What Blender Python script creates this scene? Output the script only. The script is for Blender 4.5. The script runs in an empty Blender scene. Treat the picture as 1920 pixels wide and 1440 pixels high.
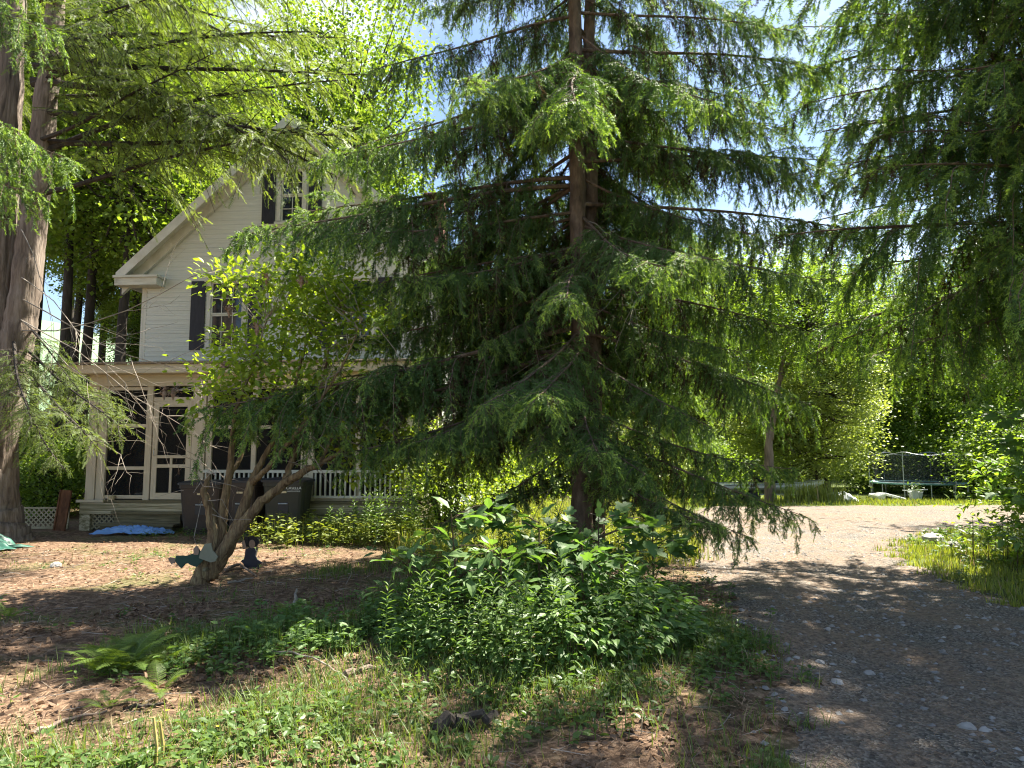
import bpy, math, random
import numpy as np
from mathutils import Vector, Matrix

random.seed(11)
rng = np.random.default_rng(7)
R = math.radians
scene = bpy.context.scene
col = scene.collection

# ------------------------------------------------------------------ camera
FPX, HORIZON, EYE = 1350.0, 850.0, 1.6          # focal length and horizon row in photo pixels (1920x1440)
PITCH = math.atan((HORIZON - 720) / FPX)
cam = bpy.data.objects.new('camera', bpy.data.cameras.new('camera'))
col.objects.link(cam)
cam.location = (0, 0, EYE)
cam.rotation_euler = (math.pi / 2 + PITCH, 0, 0)
cam.data.sensor_width = 36
cam.data.lens = 36 * FPX / 1920
cam.data.clip_end = 2000
scene.camera = cam

# ------------------------------------------------------------------ sky, sun, exposure
SUN_EL, SUN_AZ = R(57), R(51)                    # azimuth from +Y towards +X
sun_dir = Vector((math.cos(SUN_EL) * math.sin(SUN_AZ), math.cos(SUN_EL) * math.cos(SUN_AZ), math.sin(SUN_EL)))
world = bpy.data.worlds.new('World')
scene.world = world
world.use_nodes = True
wn, wl = world.node_tree.nodes, world.node_tree.links
wn.clear()
sky = wn.new('ShaderNodeTexSky')
sky.sky_type = 'NISHITA'
sky.sun_disc = False
sky.sun_elevation = SUN_EL
sky.sun_rotation = SUN_AZ
sky.dust_density = 0.6
sky.ozone_density = 1.6
cl = wn.new('ShaderNodeTexNoise')
cl.inputs['Scale'].default_value = 2.2
cl.inputs['Detail'].default_value = 7
ramp = wn.new('ShaderNodeValToRGB')
ramp.color_ramp.elements[0].position = 0.54
ramp.color_ramp.elements[1].position = 0.72
tc = wn.new('ShaderNodeTexCoord')
cmix = wn.new('ShaderNodeMixRGB')
cmix.inputs[2].default_value = (5.6, 6.0, 6.6, 1)
bg = wn.new('ShaderNodeBackground')
bg.inputs['Strength'].default_value = 0.05
wo = wn.new('ShaderNodeOutputWorld')
wl.new(tc.outputs['Generated'], cl.inputs['Vector'])
wl.new(cl.outputs['Fac'], ramp.inputs['Fac'])
wl.new(ramp.outputs['Color'], cmix.inputs[0])
wl.new(sky.outputs[0], cmix.inputs[1])
wl.new(cmix.outputs[0], bg.inputs['Color'])
wl.new(bg.outputs[0], wo.inputs['Surface'])

sl = bpy.data.lights.new('sun', 'SUN')
sl.energy = 5.0
sl.angle = R(0.53)
sl.color = (1.0, 0.94, 0.82)
sun = bpy.data.objects.new('sun', sl)
col.objects.link(sun)
sun.rotation_euler = sun_dir.to_track_quat('Z', 'Y').to_euler()
sun.location = (10, 10, 40)

vs = scene.view_settings
vs.view_transform = 'Standard'
vs.look = 'None'
vs.gamma = 1
vs.use_curve_mapping = False
vs.exposure = 2.35
cy = scene.cycles
cy.max_bounces = 6
cy.diffuse_bounces = 4
cy.adaptive_threshold = 0.012
cy.glossy_bounces = 2
cy.transmission_bounces = 4
cy.transparent_max_bounces = 12
cy.use_denoising = True
cy.denoiser = 'OPENIMAGEDENOISE'
cy.denoising_input_passes = 'RGB_ALBEDO_NORMAL'
cy.denoising_prefilter = 'ACCURATE'
cy.denoising_quality = 'HIGH'
cy.pixel_filter_type = 'BLACKMAN_HARRIS'
cy.filter_width = 1.15
cy.sample_clamp_indirect = 4
cy.caustics_reflective = False
cy.caustics_refractive = False

# ------------------------------------------------------------------ pixel helpers
_U = np.array([0, -math.sin(PITCH), math.cos(PITCH)])
_F = np.array([0, math.cos(PITCH), math.sin(PITCH)])
def ray(x, y):
    return _F + np.array([1., 0, 0]) * (x - 960) / FPX + _U * (720 - y) / FPX
def P(x, y, Y):
    d = ray(x, y)
    return np.array([0, 0, EYE]) + d * Y / d[1]
def G(x, y):
    d = ray(x, y)
    return np.array([0, 0, EYE]) + d * (-EYE / d[2])

# ------------------------------------------------------------------ terrain height
def hgt(x, y):
    x = np.asarray(x, float); y = np.asarray(y, float)
    b = 0.022 * np.sin(1.3 * x + .7) * np.sin(1.1 * y + 1.9) + 0.014 * np.sin(3.1 * x - 1.7 * y) + 0.010 * np.sin(5.3 * y + 2.2 * x)
    s = np.clip((y - 20) / 16, 0, 1)
    far = np.clip((y - 45) / 60, 0, 1)
    near = np.clip(1 - (y - 16) / 12, .3, 1)
    # low mound the shrubs and the spruce stand on
    m = 0.16 * np.exp(-(((x - .3) / 1.9) ** 2 + ((y - 7.4) / 2.2) ** 2))
    return b * near + m - 0.6 * (s * s * (3 - 2 * s)) + far * 1.0

# ------------------------------------------------------------------ materials
def mat(name):
    m = bpy.data.materials.new(name)
    m.use_nodes = True
    nt = m.node_tree
    nt.nodes.clear()
    out = nt.nodes.new('ShaderNodeOutputMaterial')
    return m, nt.nodes, nt.links, out

def ramp_node(n, stops):
    r = n.new('ShaderNodeValToRGB')
    e = r.color_ramp.elements
    while len(e) < len(stops):
        e.new(.5)
    for el, (p, c) in zip(e, stops):
        el.position = p
        el.color = (*c, 1)
    return r

def surf(name, stops, scale=8, detail=6, rough=.8, bump=.2, bscale=None, stretch=(1, 1, 1), spec=.3, dist=0.0, metal=0, coord='Object'):
    """noise coloured solid surface"""
    m, n, l, out = mat(name)
    tc = n.new('ShaderNodeTexCoord')
    mp = n.new('ShaderNodeMapping')
    mp.inputs['Scale'].default_value = stretch
    oi = n.new('ShaderNodeObjectInfo')
    add = n.new('ShaderNodeVectorMath')
    add.operation = 'ADD'
    mulr = n.new('ShaderNodeVectorMath')
    mulr.operation = 'SCALE'
    mulr.inputs[0].default_value = (37, 19, 53)
    l.new(oi.outputs['Random'], mulr.inputs['Scale'])
    l.new(tc.outputs[coord], mp.inputs[0])
    l.new(mp.outputs[0], add.inputs[0])
    l.new(mulr.outputs[0], add.inputs[1])
    nz = n.new('ShaderNodeTexNoise')
    nz.inputs['Scale'].default_value = scale
    nz.inputs['Detail'].default_value = detail
    nz.inputs['Roughness'].default_value = .65
    nz.inputs['Distortion'].default_value = dist
    l.new(add.outputs[0], nz.inputs['Vector'])
    r = ramp_node(n, stops)
    l.new(nz.outputs['Fac'], r.inputs[0])
    b = n.new('ShaderNodeBsdfPrincipled')
    b.inputs['Roughness'].default_value = rough
    b.inputs['Specular IOR Level'].default_value = spec
    b.inputs['Metallic'].default_value = metal
    l.new(r.outputs[0], b.inputs['Base Color'])
    if bump:
        nb = n.new('ShaderNodeTexNoise')
        nb.inputs['Scale'].default_value = bscale or scale * 3
        nb.inputs['Detail'].default_value = 6
        l.new(add.outputs[0], nb.inputs['Vector'])
        bp = n.new('ShaderNodeBump')
        bp.inputs['Strength'].default_value = bump
        bp.inputs['Distance'].default_value = .03
        l.new(nb.outputs['Fac'], bp.inputs['Height'])
        l.new(bp.outputs[0], b.inputs['Normal'])
    l.new(b.outputs[0], out.inputs[0])
    return m

def leafmat(name, c0, c1, trans=.4, tcol=None, rough=.45, spec=.35):
    """two-sided leaf: reflects, and lets light through; colour varies leaf by leaf"""
    m, n, l, out = mat(name)
    g = n.new('ShaderNodeNewGeometry')
    oi = n.new('ShaderNodeObjectInfo')
    tc = n.new('ShaderNodeTexCoord')
    nz = n.new('ShaderNodeTexNoise')
    nz.inputs['Scale'].default_value = 1.3
    l.new(tc.outputs['Object'], nz.inputs[0])
    ma = n.new('ShaderNodeMath')
    ma.operation = 'MULTIPLY_ADD'
    ma.inputs[1].default_value = .6
    l.new(g.outputs['Random Per Island'], ma.inputs[0])
    mb = n.new('ShaderNodeMath')
    mb.operation = 'MULTIPLY'
    mb.inputs[1].default_value = .45
    l.new(nz.outputs[0], mb.inputs[0])
    l.new(mb.outputs[0], ma.inputs[2])
    mc = n.new('ShaderNodeMath')
    mc.operation = 'MULTIPLY_ADD'
    mc.inputs[1].default_value = .25
    l.new(oi.outputs['Random'], mc.inputs[0])
    l.new(ma.outputs[0], mc.inputs[2])
    r = ramp_node(n, [(.2, c0), (1.0, c1)])
    l.new(mc.outputs[0], r.inputs[0])
    b = n.new('ShaderNodeBsdfPrincipled')
    b.inputs['Roughness'].default_value = rough
    b.inputs['Specular IOR Level'].default_value = spec
    l.new(r.outputs[0], b.inputs['Base Color'])
    t = n.new('ShaderNodeBsdfTranslucent')
    mx = n.new('ShaderNodeMixRGB')
    mx.blend_type = 'MULTIPLY'
    mx.inputs[0].default_value = 1
    mx.inputs[2].default_value = (*(tcol or (1.5, 1.45, .6)), 1)
    l.new(r.outputs[0], mx.inputs[1])
    l.new(mx.outputs[0], t.inputs[0])
    ms = n.new('ShaderNodeMixShader')
    ms.inputs[0].default_value = trans
    l.new(b.outputs[0], ms.inputs[1])
    l.new(t.outputs[0], ms.inputs[2])
    l.new(ms.outputs[0], out.inputs[0])
    return m

def screenmat(name, c, opacity):
    m, n, l, out = mat(name)
    d = n.new('ShaderNodeBsdfDiffuse')
    d.inputs[0].default_value = (*c, 1)
    t = n.new('ShaderNodeBsdfTransparent')
    ms = n.new('ShaderNodeMixShader')
    ms.inputs[0].default_value = opacity
    l.new(t.outputs[0], ms.inputs[1])
    l.new(d.outputs[0], ms.inputs[2])
    l.new(ms.outputs[0], out.inputs[0])
    return m

def ground_material():
    m, n, l, out = mat('ground_litter')
    tc = n.new('ShaderNodeTexCoord')
    def noise(s, d=6, rough=.6):
        z = n.new('ShaderNodeTexNoise')
        z.inputs['Scale'].default_value = s
        z.inputs['Detail'].default_value = d
        z.inputs['Roughness'].default_value = rough
        l.new(tc.outputs['Object'], z.inputs[0])
        return z
    a = noise(14, 8, .7)
    lit = ramp_node(n, [(.28, (.035, .022, .016)), (.48, (.120, .076, .048)), (.60, (.24, .158, .102)), (.76, (.40, .30, .21))])
    l.new(a.outputs[0], lit.inputs[0])
    b_ = noise(30, 6)
    gr = ramp_node(n, [(.3, (.035, .05, .016)), (.7, (.13, .16, .05))])
    l.new(b_.outputs[0], gr.inputs[0])
    # grass towards the back lawn, litter near the house and under the trees
    sp = n.new('ShaderNodeSeparateXYZ')
    l.new(tc.outputs['Object'], sp.inputs[0])
    my = n.new('ShaderNodeMapRange')
    my.inputs[1].default_value = 9.5
    my.inputs[2].default_value = 13
    l.new(sp.outputs['Y'], my.inputs[0])
    mxx = n.new('ShaderNodeMapRange')
    mxx.inputs[1].default_value = -2.6
    mxx.inputs[2].default_value = -1.2
    l.new(sp.outputs['X'], mxx.inputs[0])
    mu = n.new('ShaderNodeMath'); mu.operation = 'MULTIPLY'
    l.new(my.outputs[0], mu.inputs[0]); l.new(mxx.outputs[0], mu.inputs[1])
    pn = noise(.9, 4)
    pr = ramp_node(n, [(.5, (0, 0, 0)), (.62, (.55, .55, .55))])
    l.new(pn.outputs[0], pr.inputs[0])
    vx = n.new('ShaderNodeMapRange'); vx.inputs[1].default_value = 5.0; vx.inputs[2].default_value = 5.8
    l.new(sp.outputs['X'], vx.inputs[0])
    vm = n.new('ShaderNodeMath'); vm.operation = 'MAXIMUM'
    l.new(mu.outputs[0], vm.inputs[0]); l.new(vx.outputs[0], vm.inputs[1])
    mu = vm
    mx0 = n.new('ShaderNodeMath'); mx0.operation = 'MAXIMUM'
    l.new(mu.outputs[0], mx0.inputs[0]); l.new(pr.outputs[0], mx0.inputs[1])
    mx = n.new('ShaderNodeMixRGB')
    l.new(mx0.outputs[0], mx.inputs[0]); l.new(lit.outputs[0], mx.inputs[1]); l.new(gr.outputs[0], mx.inputs[2])
    p = n.new('ShaderNodeBsdfPrincipled')
    p.inputs['Roughness'].default_value = .95
    p.inputs['Specular IOR Level'].default_value = .1
    l.new(mx.outputs[0], p.inputs['Base Color'])
    bn = noise(60, 6)
    bp = n.new('ShaderNodeBump'); bp.inputs['Strength'].default_value = .7; bp.inputs['Distance'].default_value = .03
    l.new(bn.outputs[0], bp.inputs['Height']); l.new(bp.outputs[0], p.inputs['Normal'])
    l.new(p.outputs[0], out.inputs[0])
    return m

def drive_material():
    m, n, l, out = mat('gravel_drive')
    tc = n.new('ShaderNodeTexCoord')
    v = n.new('ShaderNodeTexVoronoi'); v.inputs['Scale'].default_value = 62
    l.new(tc.outputs['Object'], v.inputs[0])
    st = ramp_node(n, [(0, (.030, .026, .022)), (.5, (.115, .100, .083)), (1, (.30, .262, .215))])
    l.new(v.outputs['Color'], st.inputs[0])
    nz = n.new('ShaderNodeTexNoise'); nz.inputs['Scale'].default_value = 1.1; nz.inputs['Detail'].default_value = 8; nz.inputs['Roughness'].default_value = .7
    mp = n.new('ShaderNodeMapping'); mp.inputs['Scale'].default_value = (1.6, .8, 1)
    l.new(tc.outputs['Object'], mp.inputs[0]); l.new(mp.outputs[0], nz.inputs[0])
    rr = ramp_node(n, [(.40, (0, 0, 0)), (.64, (.85, .85, .85))])
    l.new(nz.outputs[0], rr.inputs[0])
    nd = n.new('ShaderNodeTexNoise'); nd.inputs['Scale'].default_value = 24; nd.inputs['Detail'].default_value = 7
    l.new(tc.outputs['Object'], nd.inputs[0])
    ne = ramp_node(n, [(.3, (.06, .038, .026)), (.7, (.34, .235, .155))])
    l.new(nd.outputs[0], ne.inputs[0])
    mx = n.new('ShaderNodeMixRGB')
    l.new(rr.outputs[0], mx.inputs[0]); l.new(st.outputs[0], mx.inputs[1]); l.new(ne.outputs[0], mx.inputs[2])
    p = n.new('ShaderNodeBsdfPrincipled'); p.inputs['Roughness'].default_value = .9; p.inputs['Specular IOR Level'].default_value = .2
    l.new(mx.outputs[0], p.inputs['Base Color'])
    bp = n.new('ShaderNodeBump'); bp.inputs['Strength'].default_value = .8; bp.inputs['Distance'].default_value = .02
    l.new(v.outputs['Distance'], bp.inputs['Height']); l.new(bp.outputs[0], p.inputs['Normal'])
    l.new(p.outputs[0], out.inputs[0])
    return m

M = {}
M['ground'] = ground_material()
M['drive'] = drive_material()
M['siding'] = surf('siding_paint', [(.3, (.50, .515, .465)), (.55, (.62, .635, .59)), (.8, (.68, .69, .65))], 1.6, 6, .6, .05, 40, (.4, 1, 3))
M['trim'] = surf('white_trim', [(.3, (.48, .46, .38)), (.6, (.62, .60, .52)), (.85, (.70, .68, .60))], 3, 6, .6, .06, 30)
M['cream'] = surf('cream_porch_paint', [(.25, (.36, .30, .20)), (.45, (.52, .45, .33)), (.8, (.60, .53, .40))], 4, 8, .65, .1, 30)
M['mossy'] = surf('mossy_painted_board', [(.28, (.07, .075, .03)), (.45, (.24, .21, .12)), (.58, (.50, .44, .31)), (.8, (.62, .55, .42))], 5, 8, .85, .25, 25, (.5, 1, 2.2))
M['step_wood'] = surf('weathered_step', [(.3, (.06, .055, .03)), (.55, (.17, .145, .085)), (.8, (.30, .26, .17))], 6, 8, .9, .3, 30, (.4, 1, 2))
M['shutter'] = surf('black_shutter', [(.3, (.014, .013, .018)), (.8, (.03, .028, .036))], 6, 4, .5, .05)
M['glass'] = surf('window_glass', [(.3, (.012, .014, .018)), (.8, (.03, .034, .04))], 2, 3, .06, 0, spec=.6)
M['shingle'] = surf('roof_shingle', [(.3, (.05, .048, .046)), (.8, (.13, .125, .12))], 12, 6, .9, .4)
M['porch_roof'] = surf('porch_roof_edge', [(.3, (.12, .09, .06)), (.7, (.34, .27, .2))], 9, 6, .9, .3)
M['interior'] = surf('dark_interior', [(.3, (.10, .09, .075)), (.8, (.17, .155, .13))], 2, 4, .9, 0)
M['screen'] = screenmat('insect_screen', (.022, .021, .020), .70)
M['brick'] = surf('chimney_brick', [(.3, (.22, .10, .075)), (.6, (.36, .18, .13)), (.8, (.45, .30, .24))], 18, 5, .9, .4, 60, (1, 1, 2.5))
M['bark_spruce'] = surf('spruce_bark', [(.3, (.050, .036, .027)), (.55, (.145, .102, .073)), (.8, (.26, .195, .145))], 9, 8, .95, .9, 22, (1, 1, .35))
M['bark_hem'] = surf('hemlock_bark', [(.3, (.045, .035, .028)), (.48, (.16, .122, .094)), (.75, (.34, .28, .23))], 5, 9, .95, 1.0, 12, (1.6, 1.6, .22), dist=.6)
M['bark_dark'] = surf('dark_bark', [(.3, (.018, .015, .012)), (.7, (.075, .062, .05))], 6, 7, .95, .7, 14, (1.4, 1.4, .3))
M['bark_maple'] = surf('maple_bark', [(.3, (.08, .06, .045)), (.7, (.26, .20, .155))], 6, 7, .95, .7, 14, (1.4, 1.4, .3))
M['bark_hyd'] = surf('gnarled_bark', [(.28, (.05, .032, .018)), (.45, (.15, .10, .055)), (.6, (.26, .19, .10)), (.8, (.36, .30, .17))], 11, 8, .95, 1.0, 20, (2.2, 2.2, .35), dist=.8)
M['twig_dead'] = surf('dead_twig', [(.3, (.16, .13, .10)), (.8, (.42, .37, .31))], 12, 5, .9, .2)
M['twig'] = surf('green_twig', [(.3, (.05, .035, .022)), (.8, (.12, .085, .05))], 12, 5, .9, .2)
M['spruce'] = leafmat('spruce_needles', (.038, .082, .024), (.105, .178, .048), .27, (1.4, 1.5, .45), .5, .3)
M['spruce_new'] = leafmat('spruce_new_growth', (.13, .225, .042), (.27, .37, .08), .36, (1.4, 1.5, .45), .5, .3)
M['spruce_dead'] = leafmat('spruce_brown_twig', (.030, .022, .014), (.085, .062, .035), .15, (1.2, 1.0, .6), .8, .1)
M['hemlock'] = leafmat('hemlock_needles', (.090, .145, .036), (.215, .28, .090), .48, (1.55, 1.5, .5), .5, .3)
M['maple'] = leafmat('maple_leaves', (.085, .145, .025), (.20, .28, .055), .52, (1.6, 1.6, .45), .45, .35)
M['maple_light'] = leafmat('light_maple_leaves', (.12, .18, .045), (.26, .32, .11), .5, (1.6, 1.5, .5), .4, .45)
M['hyd'] = leafmat('hydrangea_leaves', (.13, .215, .030), (.27, .35, .065), .52, (1.7, 1.6, .4), .45, .35)
M['sapling'] = leafmat('sapling_leaves', (.060, .125, .036), (.15, .235, .075), .40, (1.5, 1.6, .5), .5, .3)
M['weed'] = leafmat('weed_leaves', (.045, .095, .022), (.13, .20, .05), .42, (1.5, 1.5, .5), .45, .35)
M['fern'] = leafmat('fern_leaves', (.085, .155, .03), (.18, .26, .06), .5, (1.6, 1.5, .4), .5, .3)
M['grass'] = leafmat('grass_blades', (.05, .10, .02), (.16, .22, .06), .42, (1.5, 1.4, .5), .5, .3)
M['lawn'] = leafmat('sunny_grass', (.11, .16, .03), (.24, .27, .07), .42, (1.5, 1.4, .4), .5, .3)
M['straw'] = leafmat('dry_straw', (.20, .15, .08), (.42, .34, .22), .3, (1.2, 1.1, .8), .7, .2)
M['dry_leaf'] = leafmat('dry_fallen_leaves', (.07, .042, .026), (.32, .215, .14), .2, (1.2, 1.0, .8), .7, .2)
M['needle'] = surf('fallen_needles', [(.3, (.13, .07, .04)), (.8, (.42, .29, .19))], 3, 4, .9, 0)
M['stone'] = surf('driveway_stone', [(.3, (.11, .10, .095)), (.7, (.31, .295, .27)), (.9, (.5, .47, .43))], 3, 6, .85, .3, 30)
M['stone_pale'] = surf('pale_stone', [(.3, (.20, .185, .17)), (.8, (.42, .40, .37))], 8, 6, .85, .4, 30)
M['bin_brown'] = surf('brown_bin_plastic', [(.3, (.034, .026, .022)), (.8, (.055, .042, .036))], 3, 5, .5, .05)
M['bin_black'] = surf('black_bin_plastic', [(.3, (.022, .022, .025)), (.8, (.036, .036, .04))], 3, 5, .45, .05)
M['bin_green'] = surf('dark_olive_bin_plastic', [(.3, (.030, .032, .024)), (.8, (.048, .05, .038))], 3, 5, .5, .05)
M['print'] = surf('white_print', [(.3, (.6, .62, .6)), (.8, (.75, .77, .75))], 6, 3, .6, 0)
M['yellow_print'] = surf('cream_sticker', [(.3, (.5, .42, .25)), (.8, (.66, .56, .36))], 20, 3, .6, 0)
M['metal'] = surf('galvanised_metal', [(.3, (.36, .38, .40)), (.8, (.55, .57, .59))], 8, 4, .4, .03, metal=.6)
M['blue_cloth'] = surf('blue_cloth', [(.3, (.10, .22, .50)), (.8, (.22, .38, .68))], 3, 5, .8, .1)
M['green_tarp'] = surf('green_tarp', [(.3, (.012, .06, .045)), (.8, (.04, .14, .10))], 4, 5, .45, .1)
M['grey_tarp'] = surf('grey_white_tarp', [(.3, (.40, .43, .45)), (.8, (.62, .65, .66))], 4, 5, .6, .1)
M['rust'] = surf('rusty_board', [(.3, (.05, .022, .012)), (.55, (.15, .065, .03)), (.8, (.30, .16, .08))], 7, 7, .85, .3, 20, (1, 1, .4))
M['ply_navy'] = surf('navy_plywood', [(.3, (.022, .024, .034)), (.8, (.04, .042, .055))], 6, 5, .7, .1)
M['ply_black'] = surf('black_plywood', [(.3, (.010, .009, .009)), (.8, (.02, .018, .017))], 6, 5, .7, .1)
M['ply_skin'] = surf('painted_skin_tone', [(.3, (.20, .14, .10)), (.8, (.30, .21, .15))], 6, 5, .7, .1)
M['ply_green'] = surf('painted_green', [(.3, (.022, .05, .036)), (.8, (.04, .08, .055))], 6, 5, .7, .1)
M['ply_cream'] = surf('painted_cream', [(.3, (.17, .17, .12)), (.8, (.24, .24, .17))], 6, 5, .7, .1)
M['white_plastic'] = surf('white_plastic', [(.3, (.56, .57, .56)), (.8, (.74, .75, .74))], 3, 5, .5, .05)
M['tramp_pad'] = surf('teal_trampoline_pad', [(.3, (.09, .22, .24)), (.55, (.22, .40, .44)), (.8, (.45, .58, .62))], 3, 5, .5, .1)
M['tramp_mat'] = surf('black_trampoline_mat', [(.3, (.012, .012, .013)), (.8, (.02, .02, .022))], 6, 3, .6, 0)
M['net'] = screenmat('trampoline_net', (.055, .06, .062), .42)
M['flower_dry'] = surf('dried_flower', [(.3, (.17, .105, .07)), (.8, (.42, .31, .23))], 20, 4, .9, 0)
M['flower_white'] = surf('white_flower', [(.3, (.6, .6, .55)), (.8, (.8, .8, .76))], 20, 4, .9, 0)
M['flower_yellow'] = surf('yellow_flower', [(.3, (.65, .45, .02)), (.8, (.8, .62, .06))], 20, 4, .9, 0)
M['yellow_stem'] = surf('yellow_stem', [(.3, (.28, .22, .06)), (.8, (.48, .38, .14))], 9, 5, .7, .1, 30, (1, 1, .3))
M['hill'] = surf('far_hillside', [(.3, (.13, .20, .12)), (.7, (.21, .29, .17))], .06, 6, .95, 0)

# ------------------------------------------------------------------ mesh builder
class MB:
    def __init__(self):
        self.V = []; self.T = []; self.Q = []; self.tm = []; self.qm = []; self.n = 0
    def add(self, v, tris=None, quads=None, m=0):
        v = np.asarray(v, float).reshape(-1, 3)
        if tris is not None and len(tris):
            t = np.asarray(tris, int).reshape(-1, 3) + self.n
            self.T.append(t); self.tm.append(np.full(len(t), m))
        if quads is not None and len(quads):
            q = np.asarray(quads, int).reshape(-1, 4) + self.n
            self.Q.append(q); self.qm.append(np.full(len(q), m))
        self.V.append(v); self.n += len(v)
    def batch(self, tv, tris, Rm, pos, m=0, quads=None):
        """many copies of a small template: Rm (n,3,3) includes scale, pos (n,3)"""
        n, k = len(pos), len(tv)
        if n == 0: return
        v = np.einsum('nij,kj->nki', Rm, tv) + pos[:, None, :]
        off = (np.arange(n) * k)[:, None, None]
        t = q = None
        if tris is not None and len(tris): t = (np.asarray(tris)[None] + off).reshape(-1, 3)
        if quads is not None and len(quads): q = (np.asarray(quads)[None] + off).reshape(-1, 4)
        self.add(v.reshape(-1, 3), t, q, m)
    def tube(self, pts, rad, n=6, m=0, cap=True, jitter=0):
        pts = np.asarray(pts, float); rad = np.broadcast_to(np.asarray(rad, float), (len(pts),))
        tan = np.gradient(pts, axis=0)
        tan /= np.linalg.norm(tan, axis=1)[:, None] + 1e-9
        ref = np.array([0, 0, 1.]) if abs(tan[0][2]) < .9 else np.array([0, 1., 0])
        rings = []
        a = np.linspace(0, 2 * np.pi, n, endpoint=False)
        u = np.cross(ref, tan[0]); u /= np.linalg.norm(u)
        ridge = rng.uniform(-1, 1, n) if jitter else None
        for p, t, r in zip(pts, tan, rad):
            u = u - t * (u @ t); u /= np.linalg.norm(u) + 1e-9
            w = np.cross(t, u)
            if ridge is not None:
                ridge = .86 * ridge + .14 * rng.uniform(-1, 1, n) * 2
            rr = r * (1 + (rng.uniform(-jitter, jitter, n) * .35 + jitter * ridge if jitter else 0))
            rings.append(p + (np.cos(a) * rr)[:, None] * u + (np.sin(a) * rr)[:, None] * w)
        v = np.concatenate(rings)
        q = []
        for i in range(len(pts) - 1):
            for j in range(n):
                k = (j + 1) % n
                q.append((i * n + j, i * n + k, (i + 1) * n + k, (i + 1) * n + j))
        t = []
        if cap:
            b = (len(pts) - 1) * n
            for j in range(1, n - 1):
                t.append((0, j + 1, j)); t.append((b, b + j, b + j + 1))
        self.add(v, t, q, m)
    def box(self, c, s, m=0, rot=None):
        x, y, z = np.asarray(s, float) / 2
        v = np.array([(-x, -y, -z), (x, -y, -z), (x, y, -z), (-x, y, -z), (-x, -y, z), (x, -y, z), (x, y, z), (-x, y, z)])
        if rot is not None: v = v @ np.array(rot).T
        self.add(v + np.asarray(c, float), None, [(0, 3, 2, 1), (4, 5, 6, 7), (0, 1, 5, 4), (1, 2, 6, 5), (2, 3, 7, 6), (3, 0, 4, 7)], m)
    def prism(self, outline, d0, d1, m=0, axes=(0, 2, 1)):
        """2-D outline (counter-clockwise, star-shaped about its centroid) pushed along the third axis"""
        o = np.asarray(outline, float); n = len(o)
        def lift(p, d):
            v = np.zeros((len(p), 3)); v[:, axes[0]] = p[:, 0]; v[:, axes[1]] = p[:, 1]; v[:, axes[2]] = d
            return v
        c = o.mean(0, keepdims=True)
        v = np.concatenate([lift(o, d0), lift(o, d1), lift(c, d0), lift(c, d1)])
        t = []; q = []
        for i in range(n):
            j = (i + 1) % n
            t += [(2 * n, j, i), (2 * n + 1, n + i, n + j)]
            q.append((i, j, n + j, n + i))
        self.add(v, t, q, m)
    def mesh(self, name, mats, smooth=False):
        me = bpy.data.meshes.new(name)
        V = np.concatenate(self.V) if self.V else np.zeros((0, 3))
        T = np.concatenate(self.T) if self.T else np.zeros((0, 3), int)
        Q = np.concatenate(self.Q) if self.Q else np.zeros((0, 4), int)
        mi = np.concatenate(self.tm + self.qm) if (self.tm or self.qm) else np.zeros(0, int)
        me.vertices.add(len(V)); me.vertices.foreach_set('co', V.astype(np.float32).ravel())
        L = np.concatenate([T.ravel(), Q.ravel()])
        me.loops.add(len(L)); me.loops.foreach_set('vertex_index', L.astype(np.int32))
        ls = np.concatenate([np.arange(len(T)) * 3, len(T) * 3 + np.arange(len(Q)) * 4])
        me.polygons.add(len(ls)); me.polygons.foreach_set('loop_start', ls.astype(np.int32))
        me.polygons.foreach_set('material_index', mi.astype(np.int32))
        me.polygons.foreach_set('use_smooth', np.full(len(ls), smooth))
        for k in (mats if isinstance(mats, (list, tuple)) else [mats]):
            me.materials.append(M[k])
        me.update(calc_edges=True)
        return me
    def build(self, name, mats, parent=None, smooth=False):
        return link(name, self.mesh(name, mats, smooth), parent)

def link(name, me, parent=None, mw=None):
    o = bpy.data.objects.new(name, me)
    col.objects.link(o)
    if parent is not None: o.parent = parent
    if mw is not None: o.matrix_local = mw
    return o
def tag(o, label=None, cat=None, group=None, kind=None):
    if label: o['label'] = label
    if cat: o['category'] = cat
    if group: o['group'] = group
    if kind: o['kind'] = kind
    return o
def empty(name, loc=(0, 0, 0), rz=0, label=None, cat=None, group=None):
    o = bpy.data.objects.new(name, None)
    o.empty_display_size = .1
    col.objects.link(o)
    o.location = loc
    o.rotation_euler = (0, 0, rz)
    return tag(o, label, cat, group)

_cube = {}
def unit_cube(k):
    if k not in _cube:
        b = MB(); b.box((0, 0, 0), (1, 1, 1))
        _cube[k] = b.mesh('board_' + k, k)
    return _cube[k]
def board(name, parent, lo, hi, k, rot=None):
    """box part from corner lo to corner hi, all sharing one mesh per material"""
    lo = np.array(lo, float); hi = np.array(hi, float)
    c = (lo + hi) / 2; s = hi - lo
    m = Matrix.Translation(Vector(c)) @ (rot.to_4x4() if rot else Matrix.Identity(4)) @ Matrix.Diagonal((*s, 1))
    return link(name, unit_cube(k), parent, m)

def frames(d, roll=None, flat=None):
    """(n,3) directions -> (n,3,3) rotation with column 0 along d"""
    d = d / (np.linalg.norm(d, axis=1)[:, None] + 1e-9)
    n = len(d)
    up = np.tile(np.array([0, 0, 1.]), (n, 1))
    bad = np.abs(d[:, 2]) > .95
    up[bad] = (1, 0, 0)
    y = np.cross(up, d); y /= np.linalg.norm(y, axis=1)[:, None] + 1e-9
    z = np.cross(d, y)
    if roll is not None:
        c, s = np.cos(roll)[:, None], np.sin(roll)[:, None]
        y, z = y * c + z * s, -y * s + z * c
    return np.stack([d, y, z], axis=2)

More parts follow.
